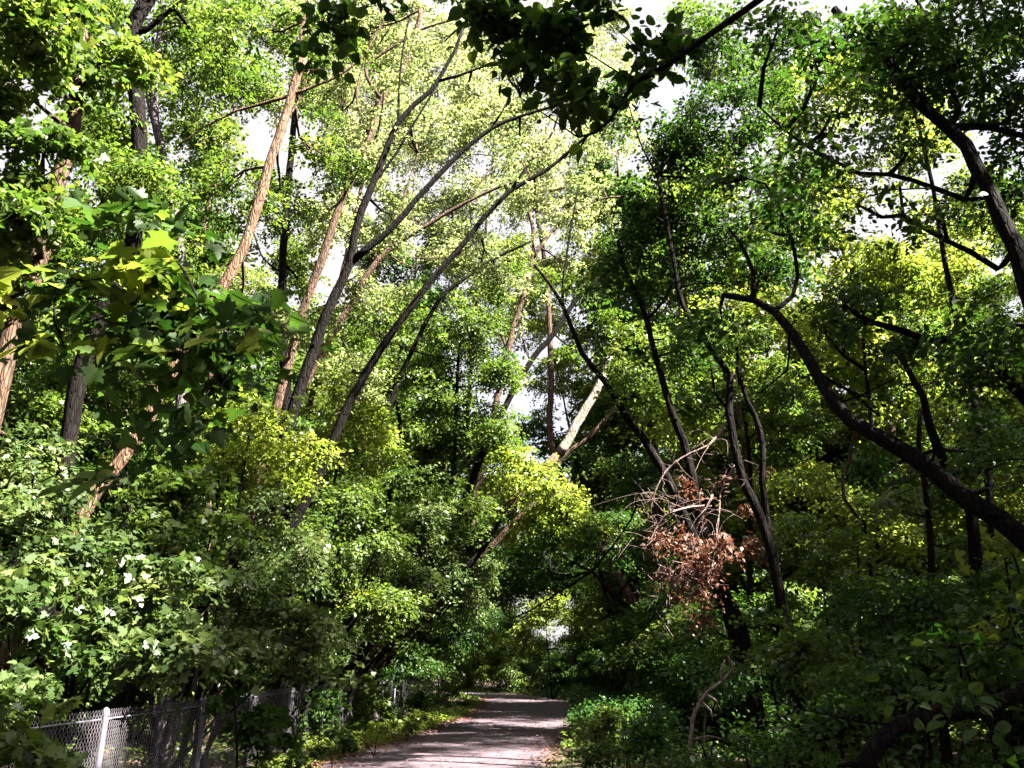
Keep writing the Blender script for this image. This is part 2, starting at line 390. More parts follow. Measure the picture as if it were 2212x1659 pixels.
def twig_tubes(tb, starts, cs, r0, kfrac=.25, maxn=18):
    """branches from the nearest limb point to each foliage mass, then twigs to its sprays"""
    starts = np.asarray(starts)
    for c, R, sp in cs:
        dd = np.linalg.norm(starts - c, axis=1) + np.maximum(0, starts[:, 2] - c[2]) * .6
        a = starts[np.argmin(dd)]
        mid = (a + c) / 2 + rng.normal(0, .06, 3) * np.linalg.norm(c - a) + [0, 0, -.05 * np.linalg.norm(c - a)]
        pth, rd = smooth_path([a, mid, c], [r0, r0 * .7, r0 * .4], .3)
        tb.add(pth, rd, 6, .05, .3)
        k = min(maxn, max(3, int(len(sp) * kfrac)))
        for s in sp[rng.choice(len(sp), min(k, len(sp)), replace=False)]:
            b = pth[rng.integers(len(pth) // 2, len(pth))]
            m2 = (b + s) / 2 + rng.normal(0, .08, 3)
            p2, r2 = smooth_path([b, m2, s], [r0 * .35, r0 * .22, r0 * .1], .25)
            tb.add(p2, r2, 4, 0, .5)

# where the foot of a trunk hidden by leaves stands
BX = (('brown trunk standing behind the bright leaves',-6.2),('dark curved trunk piece',-5.6),('mossy trunk leaning right whose',-5.8),('thin brown trunk parallel to the bleached',-5.4),('slim black stem in the shade',-5.8),('bushy mid green tree filling',-5.4),('brilliant yellow green foliage around',-5.2),('pale yellow tree glowing',4.6),('thin dark trunk below and parallel',-6.5),('long straight black trunk',-7),('big black trunk that forks',-7.5),('brown trunk right beside the big',-8))
def tree(name, label, trunk, Y, w, limbs=(), clumps=(), leaf=.09, mat='leaf', bark='bark_shaded', cat='tree', shape='s',
         ground=True, group='trees standing in the roadside wood', lean=.5, bx=None, by=None, **kw):
    for pre, v in BX:
        if label.startswith(pre): bx = v
    Ys = Y if isinstance(Y, (tuple, list)) else (Y, Y)
    n = len(trunk)
    pw = [P(x, y, Ys[0] + (Ys[1] - Ys[0]) * i / (n - 1)) for i, (x, y) in enumerate(trunk)]
    dep = [Ys[0] + (Ys[1] - Ys[0]) * i / (n - 1) for i in range(n)]
    rad = [.92 * (w[0] + (w[1] - w[0]) * i / (n - 1)) / 2 / F * dep[i] for i in range(n)]
    if ground and pw[0][2] > .1:
        d = pw[0] - pw[1]; d = d / abs(d[2]) * pw[0][2]
        b = pw[0] + np.array([d[0] * lean, d[1] * lean, -pw[0][2] - .15])
        if bx is not None: b[0] = bx
        if by is not None: b[1] = by
        m = (pw[0] + b) / 2 + np.array([d[0] * .06, 0, 0])
        pw = [b, m] + pw; rad = [rad[0] * 1.35, rad[0] * 1.12] + rad
    base = np.array([pw[0][0], pw[0][1], max(pw[0][2], 0)]) if ground else np.array(pw[0])
    base[2] = max(0, base[2]) if ground else base[2]
    root = empty(name, base, label, cat, group)
    tb = Tubes(); pth, rd = smooth_path(pw, rad, .3)
    if ground: rd[:3] *= np.array([1.35, 1.18, 1.06])[:len(rd[:3])]
    tb.add(pth, rd, 12, .07, .06)
    for k in range(int(3 + len(pth) * .12)):                         # broken stubs and bare twigs along the bark
        q = rng.integers(min(3, len(pth) - 2), len(pth) - 1); s = pth[q]; dv = unit(np.array([rng.normal(), rng.normal(0, .5), rng.uniform(-.2, .8)])); ln = rng.uniform(.15, .9) * (1 if k % 3 else .25)
        w0 = rd[q] * (.22 if k % 3 else .5)
        p2, r2 = smooth_path([s, s + dv * (rd[q] + ln * .5), s + dv * (rd[q] + ln) + rng.normal(0, .12 * ln, 3)], [w0, w0 * .6, w0 * .25], .12); tb.add(p2, r2, 5, .05, .3)
    tb.build('trunk', M[bark], root, base)
    starts = [p for p in pth[len(pth) // 4:]]
    for lb in limbs:
        pts, a, b = lb[:3]; Yl = lb[3] if len(lb) > 3 else Ys[1]
        Yl = Yl if isinstance(Yl, (tuple, list)) else (Yl, Yl)
        k = len(pts); lw = [P(x, y, Yl[0] + (Yl[1] - Yl[0]) * i / (k - 1)) for i, (x, y) in enumerate(pts)]
        j = np.argmin(np.linalg.norm(pth - lw[0], axis=1))
        if np.linalg.norm(pth[j] - lw[0]) < 1.2: lw[0] = pth[j]
        lr = [(a + (b - a) * i / (k - 1)) / 2 / F * Yl[0] for i in range(k)]
        lp, lr = smooth_path(lw, lr, .25)
        t2 = Tubes(); t2.add(lp, lr, 8, .06, .12); t2.build('branch', M[bark], root, base)
        starts += list(lp)
    if clumps:
        cr, cs = crown('crown', clumps, Ys[1], leaf, mat, root, base, shape, **kw)
        t3 = Tubes(); twig_tubes(t3, starts, cs, max(.012, min(.05, np.mean(rd) * .35)))
        t3.build('twigs', M[bark], root, base)
    return root

def shrub(name, label, clumps, Y, leaf=.08, mat='leaf', shape='h', cat='shrub', group='shrubs and saplings beside the road',
          stems=3, bark='bark_shaded', basex=None, **kw):
    cw = [clump_world(c, Y) for c in clumps]
    ctr = np.mean([c[0] for c in cw], axis=0)
    b = np.array([basex if basex is not None else ctr[0], ctr[1], 0.])
    root = empty(name, b, label, cat, group)
    cr, cs = crown('foliage', clumps, Y, leaf, mat, root, b, shape, **kw)
    tb = Tubes(); starts = []
    for i in range(stems):
        tgt = cw[i % len(cw)][0] + rng.normal(0, .25, 3) * cw[i % len(cw)][1]
        s = b + [rng.normal(0, .15), rng.normal(0, .15), -.1]
        mid = s * .55 + tgt * .45 + np.array([rng.normal(0, .12), rng.normal(0, .1), .1])
        h = max(.6, tgt[2]); r = .008 + .007 * h
        p, r_ = smooth_path([s, mid, tgt], [r, r * .8, r * .4], .2); tb.add(p, r_, 6, .05, .2); starts += list(p[1:])
    twig_tubes(tb, starts, cs, .012, .3, 14)
    tb.build('stems', M[bark], root, b)
    return root
# ================================================================== SETTING
def interp_path(pts, step=.5):
    p, _ = smooth_path([(x, y, 0) for x, y in pts], [1] * len(pts), step); return p[:, :2]

Lp = [(-3.4, -6), (-3.4, 6)] + [tuple(G(x, y)[:2]) for x, y in ((690, 1659), (842, 1607), (936, 1576), (1002, 1551), (1030, 1532), (1036, 1518), (1010, 1509))] + [(-9, 55), (-16, 57)]
Rp = [(-.1, -6), (0, 6)] + [tuple(G(x, y)[:2]) for x, y in ((1168, 1659), (1196, 1607), (1224, 1581), (1238, 1550), (1240, 1524), (1222, 1512), (1150, 1503))] + [(-4, 62), (-16, 66)]
Lc, Rc = interp_path(Lp), interp_path(Rp)
def resample(c, n):
    s = np.concatenate([[0], np.cumsum(np.linalg.norm(np.diff(c, axis=0), axis=1))]); t = np.linspace(0, s[-1], n)
    return np.stack([np.interp(t, s, c[:, 0]), np.interp(t, s, c[:, 1])], 1)
def by_y(c, y):                                                      # edge x at a given distance, on the straight stretch
    k = np.argmax(c[:, 1]); return np.interp(y, c[:k + 1, 1], c[:k + 1, 0])
nR = 160
La, Ra = resample(Lc, nR), resample(Rc, nR)
La = La + rng.normal(0, .05, La.shape); Ra = Ra + rng.normal(0, .05, Ra.shape)
cols = 9; V = []
for j in range(cols):
    t = j / (cols - 1); q = La * (1 - t) + Ra * t
    V.append(np.column_stack([q, .012 + .03 * math.sin(math.pi * t) * np.ones(nR)]))
V = np.stack(V, 1).reshape(-1, 3)
i = np.arange(nR - 1)[:, None] * cols; j = np.arange(cols - 1)[None]
Q = np.stack([i + j, i + j + 1, i + cols + j + 1, i + cols + j], -1).reshape(-1, 4)
road = obj('road', mesh_np('road', V, Q, np.full(len(Q), 4), M['road'], None, True)); tag(road, kind='structure')

RC = (La + Ra) / 2
def road_dist(p):                                                    # distance to the road's centre line
    out = np.empty(len(p))
    for a in range(0, len(p), 20000):
        out[a:a + 20000] = np.min(np.linalg.norm(p[a:a + 20000, None] - RC[None, ::2], axis=2), axis=1)
    return out
def ground_z(p):
    d = road_dist(p); k = np.clip((d - 2.0) / 3, 0, 1)
    n = cnoise(np.column_stack([p, 0 * p[:, 0]]), .5, 5) * .10 + cnoise(np.column_stack([p, 0 * p[:, 0]]), 2.2, 6) * .03
    return -.015 + k * (n + .06)
gx = np.unique(np.concatenate([np.linspace(-700, -40, 12), np.linspace(-40, -10, 31), np.linspace(-10, 12, 111), np.linspace(12, 40, 29), np.linspace(40, 700, 12)]))
gy = np.unique(np.concatenate([np.linspace(-300, -10, 8), np.linspace(-10, 70, 270), np.linspace(70, 110, 20), np.linspace(110, 900, 12)]))
X, Yg = np.meshgrid(gx, gy); pg = np.column_stack([X.ravel(), Yg.ravel()])
Vg = np.column_stack([pg, ground_z(pg)]); nx = len(gx)
i = np.arange(len(gy) - 1)[:, None] * nx; j = np.arange(nx - 1)[None]
Q = np.stack([i + j, i + j + 1, i + nx + j + 1, i + nx + j], -1).reshape(-1, 4)
tag(obj('ground', mesh_np('ground', Vg, Q, np.full(len(Q), 4), M['ground'], None, True)), kind='structure')

# ---- herbs, litter
def scatter(n, x0, x1, y0, y1, dmin, dmax):
    p = np.column_stack([rng.uniform(x0, x1, n), y0 + (y1 - y0) * rng.uniform(0, 1, n) ** 1.0])
    d = road_dist(p); return p[(d > dmin) & (d < dmax)]
def herbs(name, label, p, hgt, ls, mat, per=14, shape='s', cat='undergrowth'):
    m = np.full(len(p), per); idx = np.repeat(np.arange(len(p)), m); N = len(idx)
    gz = ground_z(p)[idx]
    hs = hgt * rng.uniform(.5, 1.3, len(p))[idx] * (0.7 + .5 * np.clip(cnoise(np.column_stack([p, 0 * p[:, 0]]), 1.2, 9), -1, 1))[idx]
    a = rng.uniform(0, 6.283, N); rr = rng.uniform(0, .22, N)
    pos = np.column_stack([p[idx, 0] + np.cos(a) * rr, p[idx, 1] + np.sin(a) * rr, gz + hs * rng.uniform(.25, 1, N)])
    nr = unit(np.array([0, 0, 1.]) + rng.normal(0, .45, (N, 3)))
    dr = np.column_stack([np.cos(a), np.sin(a), rng.normal(-.1, .3, N)])
    t = np.clip(.45 + rng.normal(0, .15, len(p))[idx] + rng.normal(0, .14, N), 0, 1)
    me = leaf_mesh(name, pos, dr, nr, ls * rng.uniform(.6, 1.35, N), t, shape, M[mat])
    return tag(obj(name, me), label, cat, None, 'stuff')
herbs('undergrowth', 'low leafy weeds covering the forest floor on both sides', scatter(14000, -16, 16, 7, 62, 2.1, 16), .35, .11, 'leaf', 9)
p = scatter(5200, -1, 7, 24, 52, 1.9, 6.5); p = p[p[:, 0] > by_y(Rc, p[:, 1])]
herbs('herb_patch', 'bluish green herb patch on the far right verge of the road', p, .62, .11, 'leaf_teal', 22)
p = scatter(5200, -5, 1, 8, 40, 1.45, 2.9); p = p[p[:, 0] < by_y(Lc, p[:, 1]) - .05]
herbs('verge_weeds', 'sunlit yellow green weeds between the road edge and the fence', p, .22, .08, 'leaf_sunlit', 12)
# fallen leaves along both road edges, one heap nobody could count
p = np.concatenate([La[:, None] + rng.normal(0, .28, (nR, 60, 2)), Ra[:, None] + rng.normal(0, .2, (nR, 25, 2))], 1).reshape(-1, 2)
p = np.concatenate([p, scatter(2500, -4, 2, 8, 45, 0, 2.2)])
N = len(p); pos = np.column_stack([p, .055 + rng.uniform(0, .02, N)])
me = leaf_mesh('leaf_litter', pos, np.column_stack([rng.normal(0, 1, (N, 2)), rng.normal(0, .1, N)]), unit(np.array([0, 0, 1.]) + rng.normal(0, .3, (N, 3))),
               .07 * rng.uniform(.5, 1.2, N), rng.uniform(0, 1, N), 's', M['leaf_dead'])
tag(obj('leaf_litter', me), 'reddish brown fallen leaves strewn along the road edges', 'leaf litter', None, 'stuff')

# ---- chain link fence
FP = interp_path([(-4.0, 1.5), (-4.0, 5), (-4.0, 8.5), (-4.05, 11), (-4.4, 15), (-4.5, 18), (-4.4, 24), (-3.95, 30), (-3.1, 35), (-2.75, 37.5)], .3)
fs = np.concatenate([[0], np.cumsum(np.linalg.norm(np.diff(FP, axis=0), axis=1))])
def fat(s): return np.stack([np.interp(s, fs, FP[:, 0]), np.interp(s, fs, FP[:, 1])], -1)
fence = empty('chain_link_fence', (-4, 8.6, 0), 'galvanised chain link fence half buried in leaves along the left verge', 'fence')
fo = np.array([-4, 8.6, 0]); FH = 1.17
aW, qW = .030, .036
nw = int(fs[-1] / aW); nk = int((FH + .02) / qW)
ii = np.arange(nw)[:, None]; kk = np.arange(nk + 1)[None]
S_ = (ii + ((ii + kk) % 2)) * aW; Hh = .02 + kk * qW + 0 * ii
xy = fat(S_)
bul = .035 * np.sin(S_ * 1.3) * np.sin(Hh * 2.5) + .02 * np.sin(S_ * 3.7 + 1)
pw = np.stack([xy[..., 0] + bul + .004 * ((kk % 2) * 2 - 1), xy[..., 1], Hh], -1)
rw = .0024; off = np.array([[rw, 0, 0], [-rw * .5, rw * .87, 0], [-rw * .5, -rw * .87, 0]])
Vw = (pw[:, :, None] + off).reshape(-1, 3) - fo
b0 = (np.arange(nw)[:, None, None] * (nk + 1) + np.arange(nk)[None, :, None]) * 3; j = np.arange(3)[None, None]; j2 = (j + 1) % 3
Q = np.stack([b0 + j, b0 + j2, b0 + 3 + j2, b0 + 3 + j], -1).reshape(-1, 4)
obj('wire_mesh', mesh_np('wire_mesh', Vw, Q, np.full(len(Q), 4), M['galv']), fence)
tb = Tubes(); s = np.arange(0, fs[-1], .3); q = fat(s)
tb.add(np.column_stack([q, np.full(len(q), FH - .05)]), np.full(len(q), .008), 6, 0, .15); tb.build('top_rail', M['galv_post'], fence, fo)
s0 = np.interp(8.62, FP[:, 1], fs); k = -2
while s0 + k * 3.0 < fs[-1]:
    sx = s0 + k * 3.0; k += 1
    if sx < 0: continue
    q = fat(np.array([sx]))[0]; tb = Tubes()
    pz = [0, .4, .8, FH - .02, FH + .015, FH + .045, FH + .06]; pr = [.03, .03, .03, .03, .033, .026, .008]
    tb.add([(q[0] + .03, q[1], z - .1 * (z == 0)) for z in pz], pr, 12)
    post = tb.build('post', M['galv_post'], fence, fo)
    tb = Tubes(); an = np.linspace(0, 2 * math.pi, 13)                # the loop cap that carries the rail
    tb.add([(q[0] + .03 + .036 * math.cos(t), q[1] + .002, FH - .03 + .055 * math.sin(t)) for t in an], np.full(13, .008), 6)
    cap = tb.build('loop_cap', M['galv_post'], post)
    cap.data.transform(__import__('mathutils').Matrix.Translation(-Vector(fo)))

# ================================================================== LEFT TREES
SH = 'trees standing in the roadside wood'
tree('broad_tree', 'thick dark furrowed trunk rising at the far left edge', [(0, 820), (30, 710), (72, 595), (100, 500), (130, 380), (155, 282), (168, 190), (180, 60)], 11, (48, 34),
     limbs=[([(60, 610), (90, 560), (145, 520)], 4, 2)], clumps=[(40, 40, 150, 110, 9), (95, 330, 120, 90, 10), (-10, 450, 120, 120, 9.5), (210, 140, 120, 100, 11), (30, 180, 110, 80, 10), (60, 560, 100, 60, 12), (120, 20, 120, 50, 11), (20, 640, 80, 60, 13), (130, 150, 90, 60, 11), (60, 700, 90, 60, 13)],
     leaf=.085, mat='leaf', bark='bark_brown', shape='l')
tree('broken_snag', 'bare grey snag with a broken top leaning at upper left', [(-120, 520), (-40, 350), (23, 263), (70, 205), (122, 149)], 10.5, (30, 24), bark='bark_grey', lean=.3,
     limbs=[([(115, 160), (130, 130), (105, 100), (80, 75)], 5, 3)])
tree('forked_tree', 'dark leaning trunk left of the leaning log with a pale limb at its top', [(135, 1060), (150, 945), (168, 824), (206, 706), (245, 620), (285, 530), (300, 400), (298, 250), (286, 75), (330, -30)], 13, (38, 42),
     limbs=[([(284, 72), (320, 62), (352, 35), (400, 0), (430, -30)], 16, 10)],
     clumps=[(440, 100, 110, 100, 14), (250, 370, 110, 100, 13), (370, 440, 110, 80), (240, 250, 80, 90, 13), (120, 640, 110, 60, 14), (230, 470, 120, 80, 15)], leaf=.08, mat='leaf', bark='bark_shaded')
tree('slender_grey_tree', 'slender upright grey trunk with rough bark near top left', [(397, 700), (393, 600), (385, 500), (365, 410), (347, 316), (335, 260), (332, 190), (343, 95), (357, -20)], 15, (26, 18),
     limbs=[([(350, 320), (322, 240), (312, 150), (300, 90)], 8, 3), ([(338, 230), (312, 160), (315, 80)], 7, 3)],
     clumps=[(430, 230, 110, 90, 17, 1.1), (330, 130, 90, 80, 18, 1.1), (270, 40, 80, 60, 18, 1.2), (480, 20, 90, 60, 18, 1.2), (230, 300, 80, 80, 18, 1.2), (340, 580, 110, 90, 16), (200, 740, 120, 90, 17), (390, 20, 100, 60, 15)], leaf=.085, mat='leaf', bark='bark_grey')
tree('thin_tree', 'thin brown stem just left of the sunlit leaning trunk', [(455, 720), (450, 632), (442, 572), (440, 500), (455, 430), (490, 330), (500, 240), (520, 150)], 18, (13, 6),
     clumps=[(480, 330, 90, 90), (520, 170, 90, 90), (430, 520, 90, 70)], leaf=.09, bark='bark_brown')
tree('leaning_tree', 'long sunlit orange brown trunk leaning right across the upper left', [(172, 1125), (213, 1057), (267, 988), (324, 900), (345, 850), (420, 725), (496, 595), (522, 545), (549, 469), (572, 389), (587, 335), (610, 274), (629, 206), (656, 126)], (13.5, 14.5), (30, 22),
     limbs=[([(632, 200), (680, 185), (740, 158), (790, 115), (820, 60), (850, 20)], 9, 4), ([(625, 208), (590, 218), (549, 229), (511, 240), (440, 275), (380, 320)], 10, 4),
            ([(652, 135), (650, 70), (662, 20), (655, -30)], 9, 4), ([(600, 300), (650, 210), (668, 150)], 5, 2)],
     clumps=[(570, 70, 100, 90, 15, 1.2), (490, 400, 80, 80, 15), (610, 430, 60, 80, 17), (690, 330, 80, 80, 16), (700, 80, 70, 70, 16, .7), (520, 640, 80, 60, 16)], leaf=.08, mat='leaf', bark='bark_orange', lean=.8)
tree('straight_tree', 'straight black upright trunk above the bright shrubs', [(618, 850), (612, 760), (610, 640), (612, 540), (620, 430), (632, 300), (640, 200)], 20, (24, 14),
     limbs=[([(612, 600), (570, 560), (540, 480)], 7, 3)],
     clumps=[(620, 500, 90, 90, 22), (660, 620, 90, 80, 22), (560, 720, 80, 80, 22), (660, 200, 80, 90, 22, 1)], leaf=.10, mat='leaf', bark='bark_shaded')
tree('pale_trunk_tree', 'light brown trunk left of the big black fork', [(640, 720), (698, 553), (728, 458), (762, 380), (799, 297), (815, 236), (849, 179), (887, 114), (910, 20)], 19, (24, 12),
     limbs=[([(800, 290), (770, 210), (790, 120)], 7, 3), ([(757, 188), (790, 150), (850, 100), (915, 62), (990, 40)], 11, 5)],
     clumps=[(740, 240, 90, 80, 20, .9), (800, 60, 110, 80, 20, 1), (700, 460, 80, 80, 20), (900, 120, 90, 80, 21, .6), (730, 640, 60, 60, 17, 1), (800, 330, 50, 60, 17, .9), (830, 200, 50, 60, 17, .7), (650, 700, 60, 60, 17, 1)], leaf=.09, mat='leaf_backlit', bark='bark_brown')
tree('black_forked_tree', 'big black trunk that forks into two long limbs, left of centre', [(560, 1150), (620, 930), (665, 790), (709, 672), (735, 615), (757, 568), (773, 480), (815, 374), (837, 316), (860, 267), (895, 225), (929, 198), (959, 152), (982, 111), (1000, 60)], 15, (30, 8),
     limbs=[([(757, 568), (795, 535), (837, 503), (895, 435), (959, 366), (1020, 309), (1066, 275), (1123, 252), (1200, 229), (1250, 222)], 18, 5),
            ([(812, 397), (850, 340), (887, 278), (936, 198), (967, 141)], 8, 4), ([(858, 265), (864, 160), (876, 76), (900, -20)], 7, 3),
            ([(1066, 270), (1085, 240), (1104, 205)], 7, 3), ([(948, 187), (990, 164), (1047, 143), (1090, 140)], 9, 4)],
     clumps=[(900, 330, 80, 90, 16, .6), (1010, 200, 110, 70, 16, .55), (850, 460, 70, 70, 16, .6), (1130, 300, 90, 60, 16, .55), (960, 90, 80, 60, 16, .6)], leaf=.07, mat='leaf_backlit', bark='bark_shaded')
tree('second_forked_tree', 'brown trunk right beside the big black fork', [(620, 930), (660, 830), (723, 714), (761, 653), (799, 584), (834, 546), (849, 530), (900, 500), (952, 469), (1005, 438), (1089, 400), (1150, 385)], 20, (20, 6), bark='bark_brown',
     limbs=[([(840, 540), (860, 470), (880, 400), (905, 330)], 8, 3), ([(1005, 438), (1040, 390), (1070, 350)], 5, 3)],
     clumps=[(900, 580, 80, 70, 21, .6), (1000, 500, 90, 60, 21, .6), (880, 240, 90, 80, 22, .6), (1090, 430, 80, 60, 21, .6), (800, 640, 60, 60, 22, .6)], leaf=.085, mat='leaf_backlit')
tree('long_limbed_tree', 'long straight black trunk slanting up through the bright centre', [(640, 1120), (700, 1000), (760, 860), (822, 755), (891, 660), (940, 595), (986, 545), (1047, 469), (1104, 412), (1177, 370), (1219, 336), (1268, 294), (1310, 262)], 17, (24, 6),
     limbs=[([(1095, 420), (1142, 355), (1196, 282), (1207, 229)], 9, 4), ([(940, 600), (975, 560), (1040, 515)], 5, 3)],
     clumps=[(1150, 430, 90, 70, 18, .6), (1250, 330, 90, 60, 18, .6), (1040, 560, 80, 60, 18, .8), (1200, 170, 90, 60, 18, .6), (760, 800, 70, 70, 18, 1)], leaf=.075, mat='leaf_backlit', bark='bark_shaded')
tree('thin_dark_tree', 'thin dark trunk below and parallel to the long black trunk', [(800, 980), (880, 780), (948, 649), (997, 607), (1039, 576), (1093, 546), (1150, 520)], 22, (13, 6),
     clumps=[(1080, 600, 80, 50, 23, .8), (940, 700, 80, 60, 23, 1), (1160, 560, 70, 50, 23, .6)], leaf=.09, mat='leaf')
tree('cottonwood', 'brown trunk standing behind the bright leaves in the centre', [(1005, 1180), (1017, 1106), (1039, 1019), (1070, 880), (1100, 750), (1108, 706), (1131, 641), (1150, 560), (1152, 500), (1140, 440), (1148, 380)], 27, (19, 8),
     limbs=[([(1155, 550), (1192, 500), (1238, 461), (1295, 431), (1340, 425)], 9, 4), ([(1085, 760), (1075, 690), (1082, 620), (1090, 520)], 8, 4)],
     clumps=[(1200, 480, 90, 60, 28, .8), (1130, 640, 70, 70, 28, .7), (1300, 420, 70, 50, 28, .8), (1160, 330, 110, 70, 30, .75), (1060, 200, 120, 80, 30, .75), (1230, 560, 60, 50, 28, .7)], leaf=.11, mat='leaf_backlit', bark='bark_brown')
tree('curved_dark_tree', 'dark curved trunk piece in front of the pale gap right of centre', [(960, 1170), (1040, 985), (1100, 860), (1150, 775), (1196, 721), (1242, 649), (1276, 618), (1314, 584), (1360, 540)], 24, (17, 10),
     limbs=[([(1230, 665), (1255, 640), (1320, 600)], 9, 5)],
     clumps=[(1330, 560, 70, 60, 25, .9), (1250, 760, 50, 40, 25, .5)], leaf=.09, mat='leaf')
tree('pale_leaning_tree', 'mossy trunk leaning right whose upper part is coloured almost white by painted sunlight', [(985, 1260), (1036, 1167), (1080, 1118), (1123, 1068), (1165, 1025), (1207, 980)], 24, (29, 20), bark='bark_moss', lean=.8,
     limbs=[([(1207, 980), (1255, 900), (1299, 820), (1318, 770)], 23, 16)], clumps=[(1340, 700, 60, 50, 24, .9)], leaf=.09, mat='leaf')
bpy.data.objects['branch.%03d' % (len([o for o in bpy.data.objects if o.name.startswith('branch')]) - 1)].data.materials[0] = M['bark_sunlit']  # upper trunk takes the bark with sunlight painted in
tree('thin_brown_tree', 'thin brown trunk parallel to the bleached looking trunk on its right', [(1150, 1090), (1215, 988), (1261, 954), (1333, 878), (1380, 800)], 26, (15, 8), bark='bark_brown',
     clumps=[(1400, 760, 60, 50, 26, 1)], leaf=.09)
tree('slim_sapling_tree', 'slim black stem in the shade left of centre', [(825, 1200), (837, 1095), (857, 980), (864, 908), (850, 830), (870, 740)], 24, (15, 7),
     limbs=[([(858, 970), (880, 920), (910, 880)], 6, 3)], clumps=[(870, 760, 80, 70, 25, 1.3), (800, 860, 70, 60, 25)], leaf=.095, mat='leaf')
tree('box_elder', 'bushy mid green tree filling the centre below the slanting limbs', [(900, 1260), (940, 1150), (975, 1040), (985, 900), (990, 780), (1000, 700)], 24, (16, 5),
     clumps=[(990, 720, 100, 70, 24, 1.6), (930, 830, 110, 80, 24, 1.8), (1060, 820, 90, 80, 24, 1.5), (980, 930, 120, 80, 24, 1.8), (900, 1010, 100, 80, 24, 1.5), (1040, 980, 80, 70, 24, 1.3), (800, 720, 60, 50, 22, 1), (1010, 1100, 70, 60, 22.5, 1.5), (930, 1090, 80, 60, 22.5, 1.4), (1070, 900, 60, 60, 23, 1.3)],
     leaf=.085, mat='leaf')
tree('sunlit_maple', 'brilliant yellow green foliage around the foot of the sun whitened trunk', [(1040, 1190), (1075, 1130), (1120, 1085), (1170, 1050)], 23, (12, 5),
     clumps=[(1130, 1015, 90, 50, 23, 1.6), (1200, 1070, 90, 50, 23, 1.6), (1120, 1100, 60, 40, 23, 1.2), (1240, 1130, 70, 50, 23, 1.4)], leaf=.10, mat='leaf_sunlit')
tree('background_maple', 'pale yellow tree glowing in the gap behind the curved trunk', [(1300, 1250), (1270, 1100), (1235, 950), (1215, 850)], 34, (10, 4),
     clumps=[(1060, 1050, 80, 60, 34, 1.4), (1040, 950, 80, 60, 34, 1.3), (1120, 700, 70, 60, 34, 1.0), (1180, 610, 70, 50, 34, .9), (1000, 1130, 70, 50, 34, 1.3), (1100, 1140, 60, 50, 34, 1.3), (1210, 820, 80, 70, 34, 1.3), (1170, 930, 80, 50, 34, 1.0), (1290, 720, 70, 60, 34, 1.0), (1300, 900, 80, 70, 34, 1.3)], leaf=.12, mat='leaf_sunlit')

# ================================================================== RIGHT TREES
tree('leaning_black_tree', 'black trunk bending left over the sun whitened trunk', [(1560, 1300), (1480, 1120), (1440, 1030), (1386, 942), (1364, 916), (1333, 866), (1306, 824), (1257, 763), (1234, 706), (1215, 656), (1188, 614), (1154, 572)], 15, (24, 7),
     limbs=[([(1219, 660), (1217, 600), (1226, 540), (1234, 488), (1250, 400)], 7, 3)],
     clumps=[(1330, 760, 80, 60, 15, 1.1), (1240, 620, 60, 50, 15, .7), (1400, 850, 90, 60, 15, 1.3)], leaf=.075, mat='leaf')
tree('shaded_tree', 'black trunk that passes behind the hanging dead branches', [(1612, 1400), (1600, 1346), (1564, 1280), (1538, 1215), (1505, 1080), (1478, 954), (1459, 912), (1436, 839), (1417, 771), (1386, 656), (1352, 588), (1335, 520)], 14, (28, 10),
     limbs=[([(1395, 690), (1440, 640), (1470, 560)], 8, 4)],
     clumps=[(1390, 480, 100, 80, 14, 1.5), (1450, 600, 100, 70, 14, 1.3), (1330, 560, 60, 60, 14, .9), (1480, 760, 80, 60, 14, 1.2)], leaf=.075, mat='leaf_shaded')
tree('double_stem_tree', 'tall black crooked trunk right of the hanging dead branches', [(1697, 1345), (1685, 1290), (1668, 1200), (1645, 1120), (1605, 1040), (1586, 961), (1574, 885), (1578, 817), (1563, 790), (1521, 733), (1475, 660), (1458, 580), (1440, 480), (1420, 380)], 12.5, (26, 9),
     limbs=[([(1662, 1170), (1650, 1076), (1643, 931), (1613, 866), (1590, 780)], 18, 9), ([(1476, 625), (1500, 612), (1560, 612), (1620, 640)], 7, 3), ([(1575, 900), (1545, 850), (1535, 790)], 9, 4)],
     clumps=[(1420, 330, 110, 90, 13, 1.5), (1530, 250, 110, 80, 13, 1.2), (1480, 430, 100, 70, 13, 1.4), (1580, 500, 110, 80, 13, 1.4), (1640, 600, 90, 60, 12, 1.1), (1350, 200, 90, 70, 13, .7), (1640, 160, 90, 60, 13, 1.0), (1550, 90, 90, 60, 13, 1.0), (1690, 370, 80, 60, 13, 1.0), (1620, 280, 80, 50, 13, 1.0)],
     leaf=.07, mat='leaf_shaded')
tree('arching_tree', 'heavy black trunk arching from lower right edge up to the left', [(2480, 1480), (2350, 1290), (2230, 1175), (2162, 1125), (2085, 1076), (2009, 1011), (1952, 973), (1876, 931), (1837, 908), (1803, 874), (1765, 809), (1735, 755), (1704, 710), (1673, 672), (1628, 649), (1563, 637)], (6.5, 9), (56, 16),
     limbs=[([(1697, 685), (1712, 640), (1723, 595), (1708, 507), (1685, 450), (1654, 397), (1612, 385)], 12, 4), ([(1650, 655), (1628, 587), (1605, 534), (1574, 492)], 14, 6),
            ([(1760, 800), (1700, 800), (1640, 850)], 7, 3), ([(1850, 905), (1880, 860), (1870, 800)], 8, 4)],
     clumps=[(1560, 690, 100, 60, 9, 1.3), (1660, 500, 100, 70, 9, .8), (1780, 720, 80, 60, 9, .9), (1900, 900, 80, 50, 8.5, .7), (1560, 400, 90, 50, 9.5, .8)], leaf=.07, mat='leaf_shaded', shape='h')
